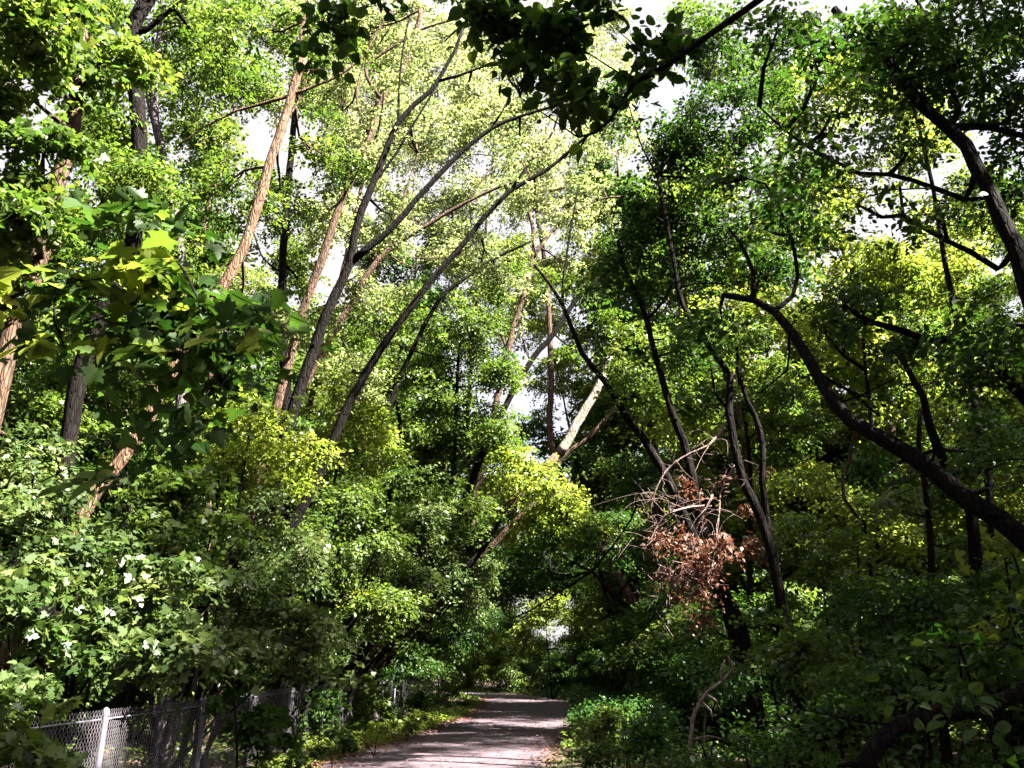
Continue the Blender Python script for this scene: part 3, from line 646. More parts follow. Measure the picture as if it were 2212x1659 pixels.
tree('big_right_tree', 'big black trunk at the upper right edge leaning left with two long limbs', [(2420, 1150), (2300, 850), (2240, 690), (2212, 595), (2192, 534), (2162, 469), (2135, 412), (2108, 362), (2085, 313), (2047, 275), (1994, 229), (1948, 172), (1910, 118), (1857, 76), (1800, 20)], (6.5, 7.5), (52, 22),
     limbs=[([(2062, 285), (2070, 236), (2047, 164), (2028, 95), (2001, 38), (1970, -20)], 17, 8), ([(2131, 446), (2085, 431), (2024, 408), (1971, 389), (1921, 377), (1853, 374), (1799, 347), (1742, 316), (1696, 282), (1640, 230)], 15, 5),
            ([(2200, 600), (2154, 580), (2097, 545), (2047, 522), (1994, 492), (1952, 465), (1944, 404)], 16, 7), ([(2050, 170), (2123, 126), (2170, 40)], 9, 4), ([(2080, 305), (2143, 275), (2240, 300)], 20, 12)],
     clumps=[(1880, 50, 140, 80, 7.2, 1.3), (2080, 120, 120, 100, 7.2, 1.1), (1770, 160, 60, 60, 7, .8), (1960, 330, 80, 40, 7.2, .5), (2180, 250, 90, 130, 7.5, 1.0), (1760, 330, 80, 60, 7.2, .8), (2040, 480, 90, 50, 7.2, .6), (1850, 440, 80, 40, 7.2, .5), (2180, 700, 90, 90, 7, 1.2), (1680, 60, 90, 60, 7, 1), (2120, 20, 110, 50, 7.2, 1.5), (1990, 190, 90, 50, 7.2, 1.0), (2190, 420, 50, 80, 7.4, 1.2), (1980, 70, 90, 60, 6.8, 1.2), (1800, 240, 60, 40, 7, .9)],
     leaf=.062, mat='leaf_shaded', shape='h')
tree('hidden_black_tree', 'black limb curving above the arching trunk near the right edge', [(2420, 1250), (2300, 980), (2212, 858), (2184, 828), (2154, 790), (2116, 755), (2066, 736), (1990, 729), (1933, 710), (1876, 694), (1820, 660)], 8.5, (34, 12),
     clumps=[(1960, 760, 110, 50, 9, 1.0), (2100, 800, 100, 60, 9, 1.1), (1860, 660, 90, 60, 9, .9)], leaf=.07, mat='leaf_shaded', shape='h')
tree('upright_dark_tree', 'upright black trunk standing behind the arching trunk at right', [(2110, 1240), (2097, 1106), (2050, 1020), (2009, 923), (1994, 858), (1963, 801), (1930, 740)], 10.5, (30, 12),
     clumps=[(1940, 1000, 90, 60, 11, 1.0), (2090, 960, 90, 70, 11, 1.3), (2170, 1000, 70, 70, 10, 1.2)], leaf=.075, mat='leaf_shaded')
tree('far_right_tree', 'thin black upright trunk below the arching trunk', [(2012, 1260), (2011, 1175), (2000, 1060), (1985, 960), (1990, 880)], 13, (17, 10),
     clumps=[(1930, 1100, 90, 50, 14, 1.0), (2050, 1180, 90, 50, 14, 1.2)], leaf=.08, mat='leaf')
tree('sunlit_background_tree', 'glowing yellow green tree seen through the gap at right', [(1900, 1250), (1890, 1000), (1870, 800), (1860, 650)], 19, (14, 6),
     clumps=[(1850, 580, 110, 70, 19, 1.5), (1970, 600, 110, 70, 19, 1.4), (1780, 500, 80, 60, 19, 1.1), (2070, 650, 90, 70, 19, 1.2), (1830, 720, 110, 60, 19, 1.5), (2130, 520, 70, 60, 19, .6)], leaf=.095, mat='leaf_sunlit')
tree('second_background_tree', 'sunny yellow tree behind the crooked black trunk', [(1620, 1250), (1620, 1000), (1600, 850), (1590, 720)], 21, (13, 6),
     clumps=[(1610, 760, 90, 70, 21, 1.5), (1690, 830, 90, 70, 21, 1.5), (1530, 860, 80, 60, 21, 1.3), (1720, 950, 100, 70, 21, 1.4), (1640, 930, 80, 60, 21, 1.3)], leaf=.10, mat='leaf')
tree('third_background_tree', 'patchy sunlit tree low behind the arching trunk', [(1880, 1350), (1880, 1200), (1860, 1100)], 17, (11, 5),
     clumps=[(1860, 1080, 90, 60, 17, 1.4), (1930, 1180, 90, 50, 17, 1.3), (1780, 1060, 70, 60, 17, 1.3), (2060, 890, 90, 60, 18, 1.3), (2170, 880, 70, 70, 17, 1.2)], leaf=.085, mat='leaf_sunlit')
tree('roadside_dark_tree', 'slanting black branch over the sunlit bushes beyond the bend', [(1500, 1480), (1440, 1390), (1380, 1330), (1330, 1290), (1280, 1235)], 22, (18, 8),
     limbs=[([(1390, 1350), (1340, 1320), (1290, 1345)], 7, 4)],
     clumps=[(1300, 1160, 110, 70, 24, 1.6), (1420, 1180, 80, 80, 22, 1.5), (1400, 1020, 80, 80, 22, 1.5), (1190, 1150, 70, 50, 27, 1.4), (1120, 1190, 60, 50, 30, 1.7), (1150, 1250, 60, 40, 31, 1.6), (1225, 1235, 70, 50, 28, 1.6), (1080, 1250, 40, 50, 33, 1.4), (1460, 1330, 90, 70, 20, 1.4)], leaf=.09, mat='leaf_shaded')
tree('canopy_tree', 'tall tree whose high leaves close the sky behind the limbs at upper right', [(2150, 1250), (2130, 1000), (2080, 760), (2040, 560), (2010, 380), (1960, 180)], 16, (20, 8),
     clumps=[(1870, 150, 90, 70, 16, 1.0), (2000, 130, 90, 70, 16, 1.0), (2120, 200, 90, 70, 16, 1.0), (1720, 90, 80, 60, 16, .9), (1860, 300, 80, 50, 16, .9), (1760, 400, 80, 50, 16, 1.1), (2060, 430, 90, 60, 16, .8), (2170, 470, 70, 80, 16, .9), (1950, 30, 110, 50, 16, 1.1), (2160, 50, 80, 70, 16, 1.1), (1660, 230, 80, 60, 16, 1.1), (1560, 160, 80, 60, 16, 1.1), (1480, 60, 80, 60, 16, 1.0), (2180, 620, 70, 70, 16, 1.1)], leaf=.085, mat='leaf')
tree('vine_stem', 'thin bent vine hanging down below the arching trunk', [(1853, 1118), (1822, 1076), (1820, 1030), (1834, 1000), (1845, 939), (1850, 905)], 9, (8, 8), ground=False, cat='vine', bark='bark_brown', group=None)
tree('low_arching_limb', 'low black limb arching out of the shade at the bottom right', [(1840, 1720), (1865, 1655), (1897, 1607), (1947, 1568), (2012, 1542), (2110, 1532), (2200, 1500), (2300, 1420)], 5.2, (40, 34), cat='limb', bark='bark_shaded', lean=.2, group=None)

# ---- near overhanging sprays
def near_branch(name, label, limb, w, clumps, Y, leaf, mat, shape, per=9, spread=.16, bark='bark_shaded', **kw):
    pw = [P(x, y, Y) for x, y in limb]; base = pw[0]
    root = empty(name, base, label, 'branch')
    rad = np.linspace(w[0], w[1], len(pw)) / 2 / F * Y
    tb = Tubes(); pth, rd = smooth_path(pw, rad, .1); tb.add(pth, rd, 8, .05, .1); tb.build('limb', M[bark], root, base)
    cr, cs = crown('leaves', clumps, Y, leaf, mat, root, base, shape, per=per, spread=spread, **kw)
    t2 = Tubes(); twig_tubes(t2, pth, cs, .006, .8, 40); t2.build('twigs', M[bark], root, base)
near_branch('overhanging_limb', 'black limb with big silhouetted leaves hanging across the top centre',
            [(1760, -90), (1640, 0), (1536, 72), (1447, 137), (1371, 179), (1348, 213), (1318, 259), (1287, 286), (1249, 297)], (22, 5),
            [(1050, 30, 120, 50, 4.2, 1.3), (1180, 70, 130, 60, 4.3, 1.3), (1130, 150, 70, 50, 4.3, 1.0), (1270, 180, 80, 50, 4.3, 1.4), (1340, 70, 110, 50, 4.4, 1.1), (1440, 110, 80, 50, 4.6, .9), (1370, 190, 50, 40, 4.4, 1.0)], 4.4, .085, 'leaf_shaded', 'b', jit=.8, droop=.5, gap=None)
near_branch('hanging_sprig', 'small dark sprig of leaves hanging from the top edge, left of centre', [(760, -120), (720, -40), (700, 20), (686, 90)], (5, 2),
            [(700, 40, 45, 50, 4.2, 1.5), (688, 100, 22, 30, 4.2, 1.2), (830, 10, 50, 18, 4.2, 1)], 4.2, .08, 'leaf_shaded', 'b', jit=.8, droop=.5, gap=None)
near_branch('maple_branch', 'near branch of broad lobed leaves hanging in shade at left', [(-160, 800), (0, 770), (180, 700), (330, 655), (480, 640), (560, 660)], (6, 2),
            [(300, 500, 90, 50, 3.2, .6), (430, 640, 110, 50, 3.2, 1.0), (330, 720, 130, 50, 3.2, .9), (430, 790, 110, 60, 3.2, 1.1), (400, 900, 60, 50, 3.1, 1.1), (170, 690, 100, 40, 3.2, .6), (280, 620, 90, 40, 3.2, .7), (520, 700, 50, 40, 3.2, .7)],
            3.2, .072, 'leaf_shaded', 'm', spread=.26, per=7, gap=None, jit=.6)
near_branch('sunlit_branch', 'brilliant yellow lobed leaves caught by the sun at left', [(-120, 660), (20, 640), (120, 615), (240, 600), (400, 590)], (5, 2),
            [(150, 600, 100, 22, 3.0, 1.3), (290, 585, 100, 26, 3.0, 1.4), (480, 700, 60, 20, 3.0, .6), (380, 560, 50, 20, 3.0, .8), (40, 640, 60, 22, 3.0, 1.1), (140, 750, 40, 18, 3.0, .9)], 3.0, .09, 'leaf_sunlit', 'm', spread=.16, per=6, gap=None, jit=.3)  # sun on these leaves is painted in as yellow leaf colour
near_branch('pale_leaf_sprig', 'pair of pale broad leaves in front of the leaning trunk', [(90, 1040), (150, 1010), (205, 1015), (250, 1030)], (3, 1.5),
            [(225, 1025, 30, 16, 2.8, 1.1)], 2.8, .09, 'leaf_pale', 'b', spread=.06, per=3, gap=None, jit=.25)
near_branch('corner_branch', 'blurred dark leaves hanging in the lower right corner', [(2400, 1420), (2280, 1400), (2150, 1390), (2000, 1400), (1900, 1420)], (5, 2),
            [(2000, 1400, 120, 35, 3.4, .9), (2150, 1440, 90, 50, 3.4, 1.0), (2190, 1620, 70, 50, 3.3, .8), (2080, 1500, 90, 30, 3.4, .6), (2190, 1300, 50, 40, 3.6, .5)], 3.4, .05, 'leaf_shaded', 'b', gap=None, jit=.5)

# ---- hanging dead branches with brown leaves
base = P(1560, 930, 12.8)
dead = empty('dead_branches', base, 'tangle of bare pink twigs and brown dead leaves hanging right of centre', 'dead branches')
tb = Tubes()
def px3(l, Y): return [P(x, y, Y) + rng.normal(0, .05, 3) for x, y in l]
for l, w in (([(1560, 930), (1530, 960), (1480, 985), (1440, 1010), (1415, 1060), (1405, 1120)], 7), ([(1540, 1090), (1500, 1105), (1450, 1100), (1420, 1130), (1400, 1180)], 7),
             ([(1600, 1000), (1560, 1060), (1545, 1150), (1530, 1230)], 8), ([(1545, 1070), (1520, 1110), (1480, 1180), (1470, 1250)], 6), ([(1450, 1280), (1455, 1240), (1430, 1300)], 5)):
    p_, r_ = smooth_path(px3(l, 12.6), np.linspace(w, 2, len(l)) / 2 / F * 12.6, .12); tb.add(p_, r_, 6, .05, .2)
    for k in range(30):
        a = p_[rng.integers(1, len(p_))]; d = np.array([rng.normal(-.15, .5), rng.normal(0, .4), rng.normal(.05, .45)]) * .6
        q2, r2 = smooth_path([a, a + d * .5 + rng.normal(0, .05, 3), a + d + [rng.normal(0, .08), 0, -.12]], [.004, .003, .002], .09); tb.add(q2, r2, 4, 0, .6)
        if k % 2:
            b = q2[len(q2) // 2]; tb.add([b, b + rng.normal(0, .13, 3), b + rng.normal(0, .2, 3)], [.004, .003, .002], 3)
tb.build('twigs', M['dead_wood'], dead, base)
crown('dead_leaves', [(1500, 1040, 50, 35, 12.6, .7), (1590, 1060, 45, 60, 12.7, .7), (1440, 1150, 50, 40, 12.6, .7), (1530, 1190, 85, 70, 12.8, 1.0), (1650, 1010, 40, 50, 13, .5), (1480, 1240, 70, 45, 12.7, .8), (1620, 1160, 40, 60, 13, .5), (1560, 1300, 70, 40, 12.8, .35)],
      12.7, .07, 'leaf_dead', dead, base, 's', spread=.16, jit=.9, droop=1.3, per=16)
# ---- fallen bare branch beside the road
root = empty('fallen_branch', P(1494, 1590, 9), 'bare pinkish broken branch sticking up at the right of the road', 'dead branch'); base = np.array(root.location)
tb = Tubes()
for l, w in (([(1490, 1640), (1494, 1590), (1502, 1535), (1528, 1496), (1560, 1470), (1584, 1440), (1572, 1415)], (11, 3)), ([(1560, 1470), (1556, 1450), (1566, 1425)], (6, 3)), ([(1526, 1500), (1545, 1512), (1560, 1540)], (6, 2)),
             ([(1515, 1515), (1535, 1535), (1540, 1560)], (5, 2)), ([(1494, 1600), (1530, 1590), (1570, 1600)], (6, 2)), ([(1538, 1790), (1541, 1740), (1545, 1700), (1570, 1670), (1590, 1665)], (7, 4)), ([(1548, 1690), (1560, 1680), (1545, 1660)], (5, 2))):
    p_, r_ = smooth_path([P(x, y, 9) for x, y in l], np.linspace(w[0], w[1], len(l)) / 2 / F * 9, .08); tb.add(p_, r_, 8, .08, .15)
tb.build('wood', M['dead_wood'], root, base)

# ================================================================== SHRUBS
W = 'shrubs massed behind the chain link fence'
def lshrub(label, clumps, Y, **kw): shrub('leafy_shrub', label, clumps, Y, group=W, basex=min(clump_world(clumps[0], Y)[0][0], -5.0 if Y < 35 else -3.4), **kw)
lshrub('large leaved shrub at the lower left corner, spilling over the fence', [(40, 1330, 120, 90, 8.8, 1.3), (60, 1480, 110, 70, 8.8, 1.2), (20, 1210, 110, 90, 9.2, 1.3)], 9, leaf=.085, mat='leaf_pale', shape='l')
lshrub('shrub with sun paled leaves in front of the foot of the leaning trunk', [(150, 1180, 110, 70, 10, 1.3), (210, 1290, 110, 80, 9.6, 1.3), (110, 1080, 80, 70, 10.5, 1.0)], 10, leaf=.085, mat='leaf_pale', shape='l')
lshrub('bushy shrub with silvery highlights above the fence post', [(330, 1280, 120, 80, 10, 1.4), (250, 1400, 120, 70, 9.6, 1.3), (390, 1390, 110, 70, 10, 1.3)], 10, leaf=.08, mat='leaf_pale', shape='l')
lshrub('tall dense shrub reaching up behind the near maple leaves', [(390, 1060, 110, 80, 12, 1.4), (330, 1160, 110, 70, 12, 1.3), (440, 1170, 100, 80, 12, 1.4)], 12, leaf=.08, mat='leaf', shape='l')
lshrub('tall yellowish shrub under the straight black trunk', [(560, 900, 100, 80, 14, 1.4), (500, 1010, 110, 80, 14, 1.4), (620, 1010, 90, 80, 14, 1.4)], 14, leaf=.08, mat='leaf_sunlit')
lshrub('dense green shrub in the middle of the left bank', [(560, 1130, 100, 80, 14, 1.5), (520, 1250, 110, 80, 13, 1.4), (630, 1220, 90, 80, 14, 1.4)], 14, leaf=.08, mat='leaf_pale')
lshrub('bright shrub leaning over the broken stretch of fence', [(600, 1360, 110, 60, 13, 1.4), (690, 1400, 90, 60, 14, 1.5), (520, 1400, 90, 70, 12, 1.3)], 13, leaf=.08, mat='leaf_pale', shape='l')
lshrub('sunny yellow shrub below the pale patch of sky', [(740, 850, 90, 80, 20, 1.5), (680, 950, 90, 70, 20, 1.5), (790, 960, 80, 80, 20, 1.4)], 20, leaf=.09, mat='leaf_sunlit')
lshrub('mid green shrub below the slim black stem', [(740, 1080, 90, 70, 19, 1.5), (700, 1180, 90, 80, 18, 1.5), (810, 1170, 90, 70, 19, 1.4)], 19, leaf=.085, mat='leaf')
lshrub('pale topped shrub left of the mossy trunk', [(900, 1140, 100, 60, 22, 1.5), (860, 1240, 100, 70, 21, 1.5), (960, 1200, 80, 70, 23, 1.5)], 22, leaf=.085, mat='leaf_pale')
lshrub('sunlit shrub directly under the mossy trunk', [(1010, 1200, 60, 60, 24, 1.6), (990, 1290, 70, 60, 25, 1.5), (1040, 1240, 40, 60, 25, 1.3)], 25, leaf=.09, mat='leaf_pale')
lshrub('shaded shrub above the middle of the fence', [(780, 1300, 100, 70, 18, 1.4), (870, 1340, 90, 60, 20, 1.4), (740, 1390, 80, 60, 17, 1.4)], 18, leaf=.085, mat='leaf')
lshrub('dark shrub over the far end of the fence', [(930, 1390, 70, 60, 26, 1.5), (880, 1430, 70, 40, 23, 1.3), (970, 1370, 60, 60, 28, 1.4)], 26, leaf=.09, mat='leaf_shaded')
lshrub('small bright sapling standing behind the far fence end', [(1040, 1385, 40, 30, 40, 1.3), (1040, 1430, 45, 40, 40, 1.4)], 40, leaf=.12, mat='leaf_sunlit')
lshrub('shrub filling the gap under the dark maple leaves', [(450, 960, 90, 60, 15, 1.4), (300, 930, 90, 60, 16, 1.2), (230, 850, 80, 70, 17, 1.3), (90, 900, 110, 80, 14, 1.3)], 15, leaf=.09, mat='leaf')
lshrub('shady shrub at the left edge beside the thick trunk', [(60, 980, 100, 70, 12, 1.3), (30, 1080, 80, 70, 11, 1.2)], 12, leaf=.085, mat='leaf_pale')
V_ = 'creepers hanging on the chain link fence'
def vine(label, clumps, Y, **kw): shrub('creeper', label, clumps, Y, group=V_, cat='creeper', stems=2, **kw)
vine('dark creeper draped over the fence right of the post', [(500, 1480, 60, 40, 11.2, 1.2), (560, 1540, 50, 70, 12, 1.6), (450, 1530, 40, 30, 10.6, .8), (590, 1620, 30, 40, 12.5, 1.2)], 11.5, leaf=.09, mat='leaf_shaded', shape='l', spread=.25)
vine('leafy creeper hiding the fence beyond the broken stretch', [(700, 1500, 40, 60, 18, 1.6), (730, 1570, 30, 40, 17, 1.5)], 17.5, leaf=.09, mat='leaf_shaded', spread=.25)
vine('bright creeper with large leaves in the middle of the fence', [(790, 1500, 30, 50, 22, 1.6), (820, 1540, 30, 40, 23, 1.5)], 22.5, leaf=.09, mat='leaf', spread=.25)
vine('shaded creeper on the fence before the bright far panel', [(905, 1510, 25, 40, 29, 1.6), (930, 1490, 25, 50, 30, 1.5)], 29.5, leaf=.09, mat='leaf_shaded', spread=.25)
vine('brilliant yellow green creeper at the far end of the fence', [(985, 1470, 30, 50, 35.5, 1.3), (1010, 1440, 30, 40, 36, 1.5), (1000, 1520, 25, 25, 35.5, 1.1)], 36, leaf=.10, mat='leaf_sunlit', spread=.25)
vine('green creeper climbing the fence at the left edge', [(30, 1590, 60, 60, 6.6, 1.8), (70, 1540, 50, 30, 6.9, 1.2), (0, 1540, 60, 60, 6.4, 1.8)], 7.5, leaf=.08, mat='leaf', shape='l', spread=.22)
K = 'weeds at the foot of the fence'
def weed(label, clumps, Y, **kw): shrub('weed_clump', label, clumps, Y, group=K, cat='weed', stems=2, **kw)
weed('low sunlit weeds beside the road below the middle of the fence', [(770, 1585, 40, 22, 16, 1.3), (820, 1575, 35, 16, 17.5, 1.2)], 16.5, leaf=.08, mat='leaf_sunlit', spread=.18)
weed('sunny weeds at the base of the fence near the far bend', [(870, 1560, 40, 14, 20, 1.3), (920, 1550, 30, 12, 22, 1.2)], 21, leaf=.08, mat='leaf_sunlit', spread=.18)
weed('shaded weeds at the bottom edge left of the road', [(640, 1640, 50, 22, 12, 1.2), (700, 1620, 30, 15, 13.5, 1.0)], 12.5, leaf=.08, mat='leaf_shaded', spread=.18)
R_ = 'bushes on the right of the road'
def rshrub(label, clumps, Y, **kw): shrub('bush', label, clumps, Y, group=R_, **kw)
rshrub('sunlit leafy bush at the right edge of the road', [(1290, 1540, 55, 35, 13, 1.5), (1350, 1555, 50, 35, 12.5, 1.4), (1270, 1580, 40, 25, 12.5, 1.3)], 12.8, leaf=.065, mat='leaf', spread=.18)
rshrub('shaded bush below the sunlit roadside bush', [(1330, 1620, 90, 30, 10.5, 1.2), (1420, 1590, 70, 40, 11, 1.2)], 10.7, leaf=.065, mat='leaf_shaded', spread=.2)
rshrub('green bush behind the bare broken branch', [(1440, 1530, 60, 40, 14, 1.3), (1520, 1450, 70, 50, 15, 1.3), (1600, 1480, 60, 50, 13, 1.2)], 14, leaf=.07, mat='leaf_teal')
rshrub('dark tangled bush at the bottom edge right of the road', [(1600, 1590, 90, 50, 8.5, 1.1), (1480, 1640, 80, 30, 8.5, 1.0), (1700, 1640, 90, 40, 7.8, 1.0)], 8.2, leaf=.06, mat='leaf_shaded')
rshrub('patchy bush with a bright spray below the crooked trunk', [(1660, 1350, 50, 30, 11.5, 1.4), (1720, 1400, 90, 50, 11, 1.2), (1780, 1480, 90, 50, 10, 1.1)], 11, leaf=.07, mat='leaf', shape='l')
rshrub('yellow tinged bush at the far right edge', [(2170, 1210, 60, 60, 7.5, 1.3), (2190, 1280, 50, 50, 7.2, 1.1)], 7.5, leaf=.07, mat='leaf_sunlit', shape='l')
rshrub('dense dark bush in the lower right shade', [(1900, 1330, 120, 70, 9.5, 1.2), (2030, 1300, 110, 70, 9, 1.2), (1960, 1430, 120, 60, 8.5, 1.1)], 9, leaf=.065, mat='leaf_shaded')
rshrub('dim bush under the low arching limb', [(2050, 1610, 110, 50, 6.2, 1.0), (1930, 1640, 90, 30, 6.4, 1.0), (2170, 1560, 70, 60, 6, 1.0)], 6.2, leaf=.055, mat='leaf_shaded')
rshrub('dim bush between the low limb and the crooked trunk', [(1830, 1560, 100, 50, 7.8, 1.1), (1750, 1560, 80, 50, 8.2, 1.0)], 8, leaf=.06, mat='leaf_shaded')
rshrub('leafy bush below the hanging dead leaves', [(1490, 1340, 80, 50, 17, 1.4), (1420, 1400, 80, 50, 19, 1.4), (1560, 1400, 70, 50, 15, 1.3)], 17, leaf=.08, mat='leaf')
rshrub('leafy bush right of the crooked trunk at mid height', [(1790, 1240, 90, 60, 13, 1.3), (1740, 1150, 70, 60, 13.5, 1.3), (1850, 1190, 80, 50, 13, 1.2)], 13, leaf=.075, mat='leaf')
rshrub('shadowy bush at the right edge under the arching trunk', [(2130, 1260, 90, 60, 9.5, 1.1), (2160, 1400, 80, 70, 8, 1.1)], 9, leaf=.07, mat='leaf_shaded')
rshrub('sunlit bush glowing beyond the bend of the road', [(1180, 1310, 60, 50, 45, 1.5), (1250, 1350, 70, 50, 46, 1.5), (1130, 1390, 40, 40, 46, 1.2)], 45, leaf=.13, mat='leaf_sunlit')
rshrub('dark bush just right of the glowing bush beyond the bend', [(1340, 1370, 60, 60, 40, 1.5), (1270, 1440, 70, 30, 42, 1.3)], 40, leaf=.12, mat='leaf_shaded')
rshrub('low green bush where the road disappears', [(1110, 1450, 60, 30, 56, 1.5), (1180, 1460, 50, 25, 56, 1.4)], 56, leaf=.14, mat='leaf')

# ================================================================== BACKGROUND WOOD
protos = []
def wood_tree(label, H, Rr, mat, L):
    root = empty('woodland_tree', (0, 0, 0), label, 'tree', 'background trees of the wood')
    tb = Tubes(); lean = rng.normal(0, .8, 2)
    pth, rd = smooth_path([(0, 0, -.3), (lean[0] * .3, lean[1] * .3, H * .35), (lean[0], lean[1], H * .7), (lean[0] * 1.5, lean[1], H * .97)], [.22, .17, .10, .03], .8)
    tb.add(pth, rd, 10, .06, .1); tb.build('trunk', M['bark_brown'], root)
    A = []; cs = []; ls = .17
    for k in range(15):
        z = H * (.16 + .80 * (k + .5) / 15); a = k * 2.4; w = Rr * (1 - (abs(z / H - .5) * 1.5) ** 2 * .8)
        c = np.array([math.cos(a) * w * .55, math.sin(a) * w * .55, z]); R = np.array([w * .55, w * .55, H * .075]) * rng.uniform(.8, 1.2)
        r = sprays(c, R, L * math.pi * R[0] * R[2] * 2.2 / (.19 * ls * ls), ls, spread=.6)
        if r: A.append(r[:5]); cs.append((c, R, r[5]))
    cat = [np.concatenate([q[i] for q in A]) for i in range(5)]
    obj('crown', leaf_mesh('crown', *cat, 's', M[mat]), root)
    t3 = Tubes(); twig_tubes(t3, pth, cs, .05, .15, 6); t3.build('twigs', M['bark_brown'], root)
    return root
WL = {'leaf': 'green leafy tree deep in the background wood', 'leaf_sunlit': 'sunlit yellow green tree deep in the background wood', 'leaf_shaded': 'dark green tree deep in the background wood'}
for H, Rr, mt, L in ((19, 4.2, 'leaf', 1.0), (23, 4.6, 'leaf_sunlit', .75), (16, 4.4, 'leaf', 1.1), (21, 4.0, 'leaf_shaded', 1.0), (25, 4.8, 'leaf_sunlit', .7), (14, 4.0, 'leaf', 1.1)):
    protos.append(wood_tree(WL[mt], H, Rr, mt, L))
spots = []
for Y0, nx_, kind in ((31, 7, 'near'), (38, 9, 'mid'), (47, 11, 'mid'), (58, 13, 'far'), (70, 15, 'far')):
    half = .66 * Y0 + 5
    for k in range(nx_):
        x = -half + 2 * half * (k + .5) / nx_ + rng.uniform(-1.6, 1.6); y = Y0 + rng.uniform(-2.5, 2.5)
        if Y0 < 60 and abs(x - np.interp(y, [0, 40, 60], [0, 1, -4])) < 3.8: continue
        if Y0 < 57 and -22 < x < 2 and y > 50: continue
        spots.append((x, y))
spots += [(-19, 25), (-13.5, 27), (9, 29.5), (14, 31), (19.5, 24), (11, 34), (17, 35)]
used = set()
for n_, (x, y) in enumerate(spots):
    k = n_ % len(protos); src = protos[k]
    if k not in used: o = src; used.add(k)
    else:
        o = src.copy(); COL.objects.link(o)
        for ch in src.children:
            c = ch.copy(); COL.objects.link(c); c.parent = o
    o.location = (x, y, 0); o.rotation_euler = (0, 0, rng.uniform(0, 6.28)); s_ = rng.uniform(.85, 1.15); o.scale = (s_, s_, s_ * rng.uniform(.95, 1.1))
# far-off wood reading as one mass
A = []
for k in range(46):
    t = -1 + 2 * k / 45; c = np.array([t * 75, 88 - 12 * t * t + rng.uniform(-3, 3), rng.uniform(4, 15)]); R = np.array([4.5, 4, c[2] * .9])
    r = sprays(c, R, 1500, .42, spread=1.1, gap=None)
    A.append(r[:5])
cat = [np.concatenate([q[i] for q in A]) for i in range(5)]
tag(obj('far_woodland', leaf_mesh('far_woodland', *cat, 's', M['leaf'])), 'solid mass of far off woodland closing the view', 'woodland', None, 'stuff')

# tall trees closing the bright centre, backlight put into their pale leaf colour
tree('woodland_edge_tree', 'black hollow of foliage hanging over the far bend of the road', [(1330, 1440), (1320, 1350), (1290, 1250), (1240, 1180)], 47, (9, 4),
     clumps=[(1150, 1200, 70, 50, 47, 1.8), (1240, 1230, 80, 60, 48, 1.8), (1110, 1280, 60, 40, 50, 1.6), (1160, 1110, 90, 60, 49, 1.8), (1270, 1130, 80, 60, 48, 1.6), (1180, 1270, 70, 30, 52, 1.5), (1060, 1330, 60, 60, 62, 1.6), (1040, 1240, 60, 60, 60, 1.6), (1070, 1410, 60, 40, 66, 1.7), (1010, 1400, 50, 50, 62, 1.6), (1130, 1380, 60, 50, 64, 1.6), (1000, 1150, 60, 60, 58, 1.5)], leaf=.14, mat='leaf_shaded', spread=.6)  # shade of the hollow put into its dark leaf colour
tree('cottonwood', 'tall airy tree whose backlit pale leaves fill the top centre of the view', [(1200, 1000), (1190, 800), (1180, 600), (1150, 400), (1120, 200), (1100, 40)], 31, (16, 5), bx=6.5,
     clumps=[(1100, 60, 110, 70, 31, .8), (1000, 130, 100, 80, 31, .8), (1250, 120, 110, 80, 31, .8), (1150, 230, 120, 70, 31, .8), (1330, 260, 90, 70, 31, .9), (1230, 400, 90, 60, 31, .9)], leaf=.115, mat='leaf_backlit', bark='bark_brown')
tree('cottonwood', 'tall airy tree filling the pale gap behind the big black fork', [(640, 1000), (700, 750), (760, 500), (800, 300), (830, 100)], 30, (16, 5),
     clumps=[(760, 60, 110, 70, 30, .8), (900, 40, 90, 60, 30, .75), (960, 300, 90, 70, 30, .8), (840, 200, 100, 80, 30, .8), (700, 200, 90, 80, 30, 1.1), (900, 480, 90, 80, 30, 1.2), (1030, 560, 80, 60, 30, .8), (1080, 650, 70, 60, 30, .8), (600, 60, 110, 70, 30, 1.1), (540, 220, 100, 80, 30, 1.1), (450, 60, 110, 70, 28, 1.1), (1010, 420, 80, 60, 30, .75), (760, 400, 90, 80, 30, 1.1)], leaf=.115, mat='leaf_backlit', bark='bark_brown')
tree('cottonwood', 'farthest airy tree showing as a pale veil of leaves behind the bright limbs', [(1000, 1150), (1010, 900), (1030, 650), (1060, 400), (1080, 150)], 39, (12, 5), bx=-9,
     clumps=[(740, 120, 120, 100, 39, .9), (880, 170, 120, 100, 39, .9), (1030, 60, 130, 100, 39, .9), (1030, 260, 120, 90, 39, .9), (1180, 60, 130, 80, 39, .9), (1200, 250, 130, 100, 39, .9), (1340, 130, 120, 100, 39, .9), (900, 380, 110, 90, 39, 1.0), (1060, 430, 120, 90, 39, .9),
             (1220, 420, 110, 80, 39, .9), (1000, 570, 110, 80, 39, 1.1), (1130, 560, 100, 80, 39, 1.1), (1180, 690, 80, 70, 39, 1.1), (1260, 590, 80, 70, 39, 1.1), (1340, 380, 90, 90, 39, 1), (780, 330, 100, 90, 39, 1), (800, 520, 80, 80, 39, 1.2), (1060, 740, 80, 60, 39, 1.2)], leaf=.14, mat='leaf_backlit', bark='bark_brown', spread=.5)
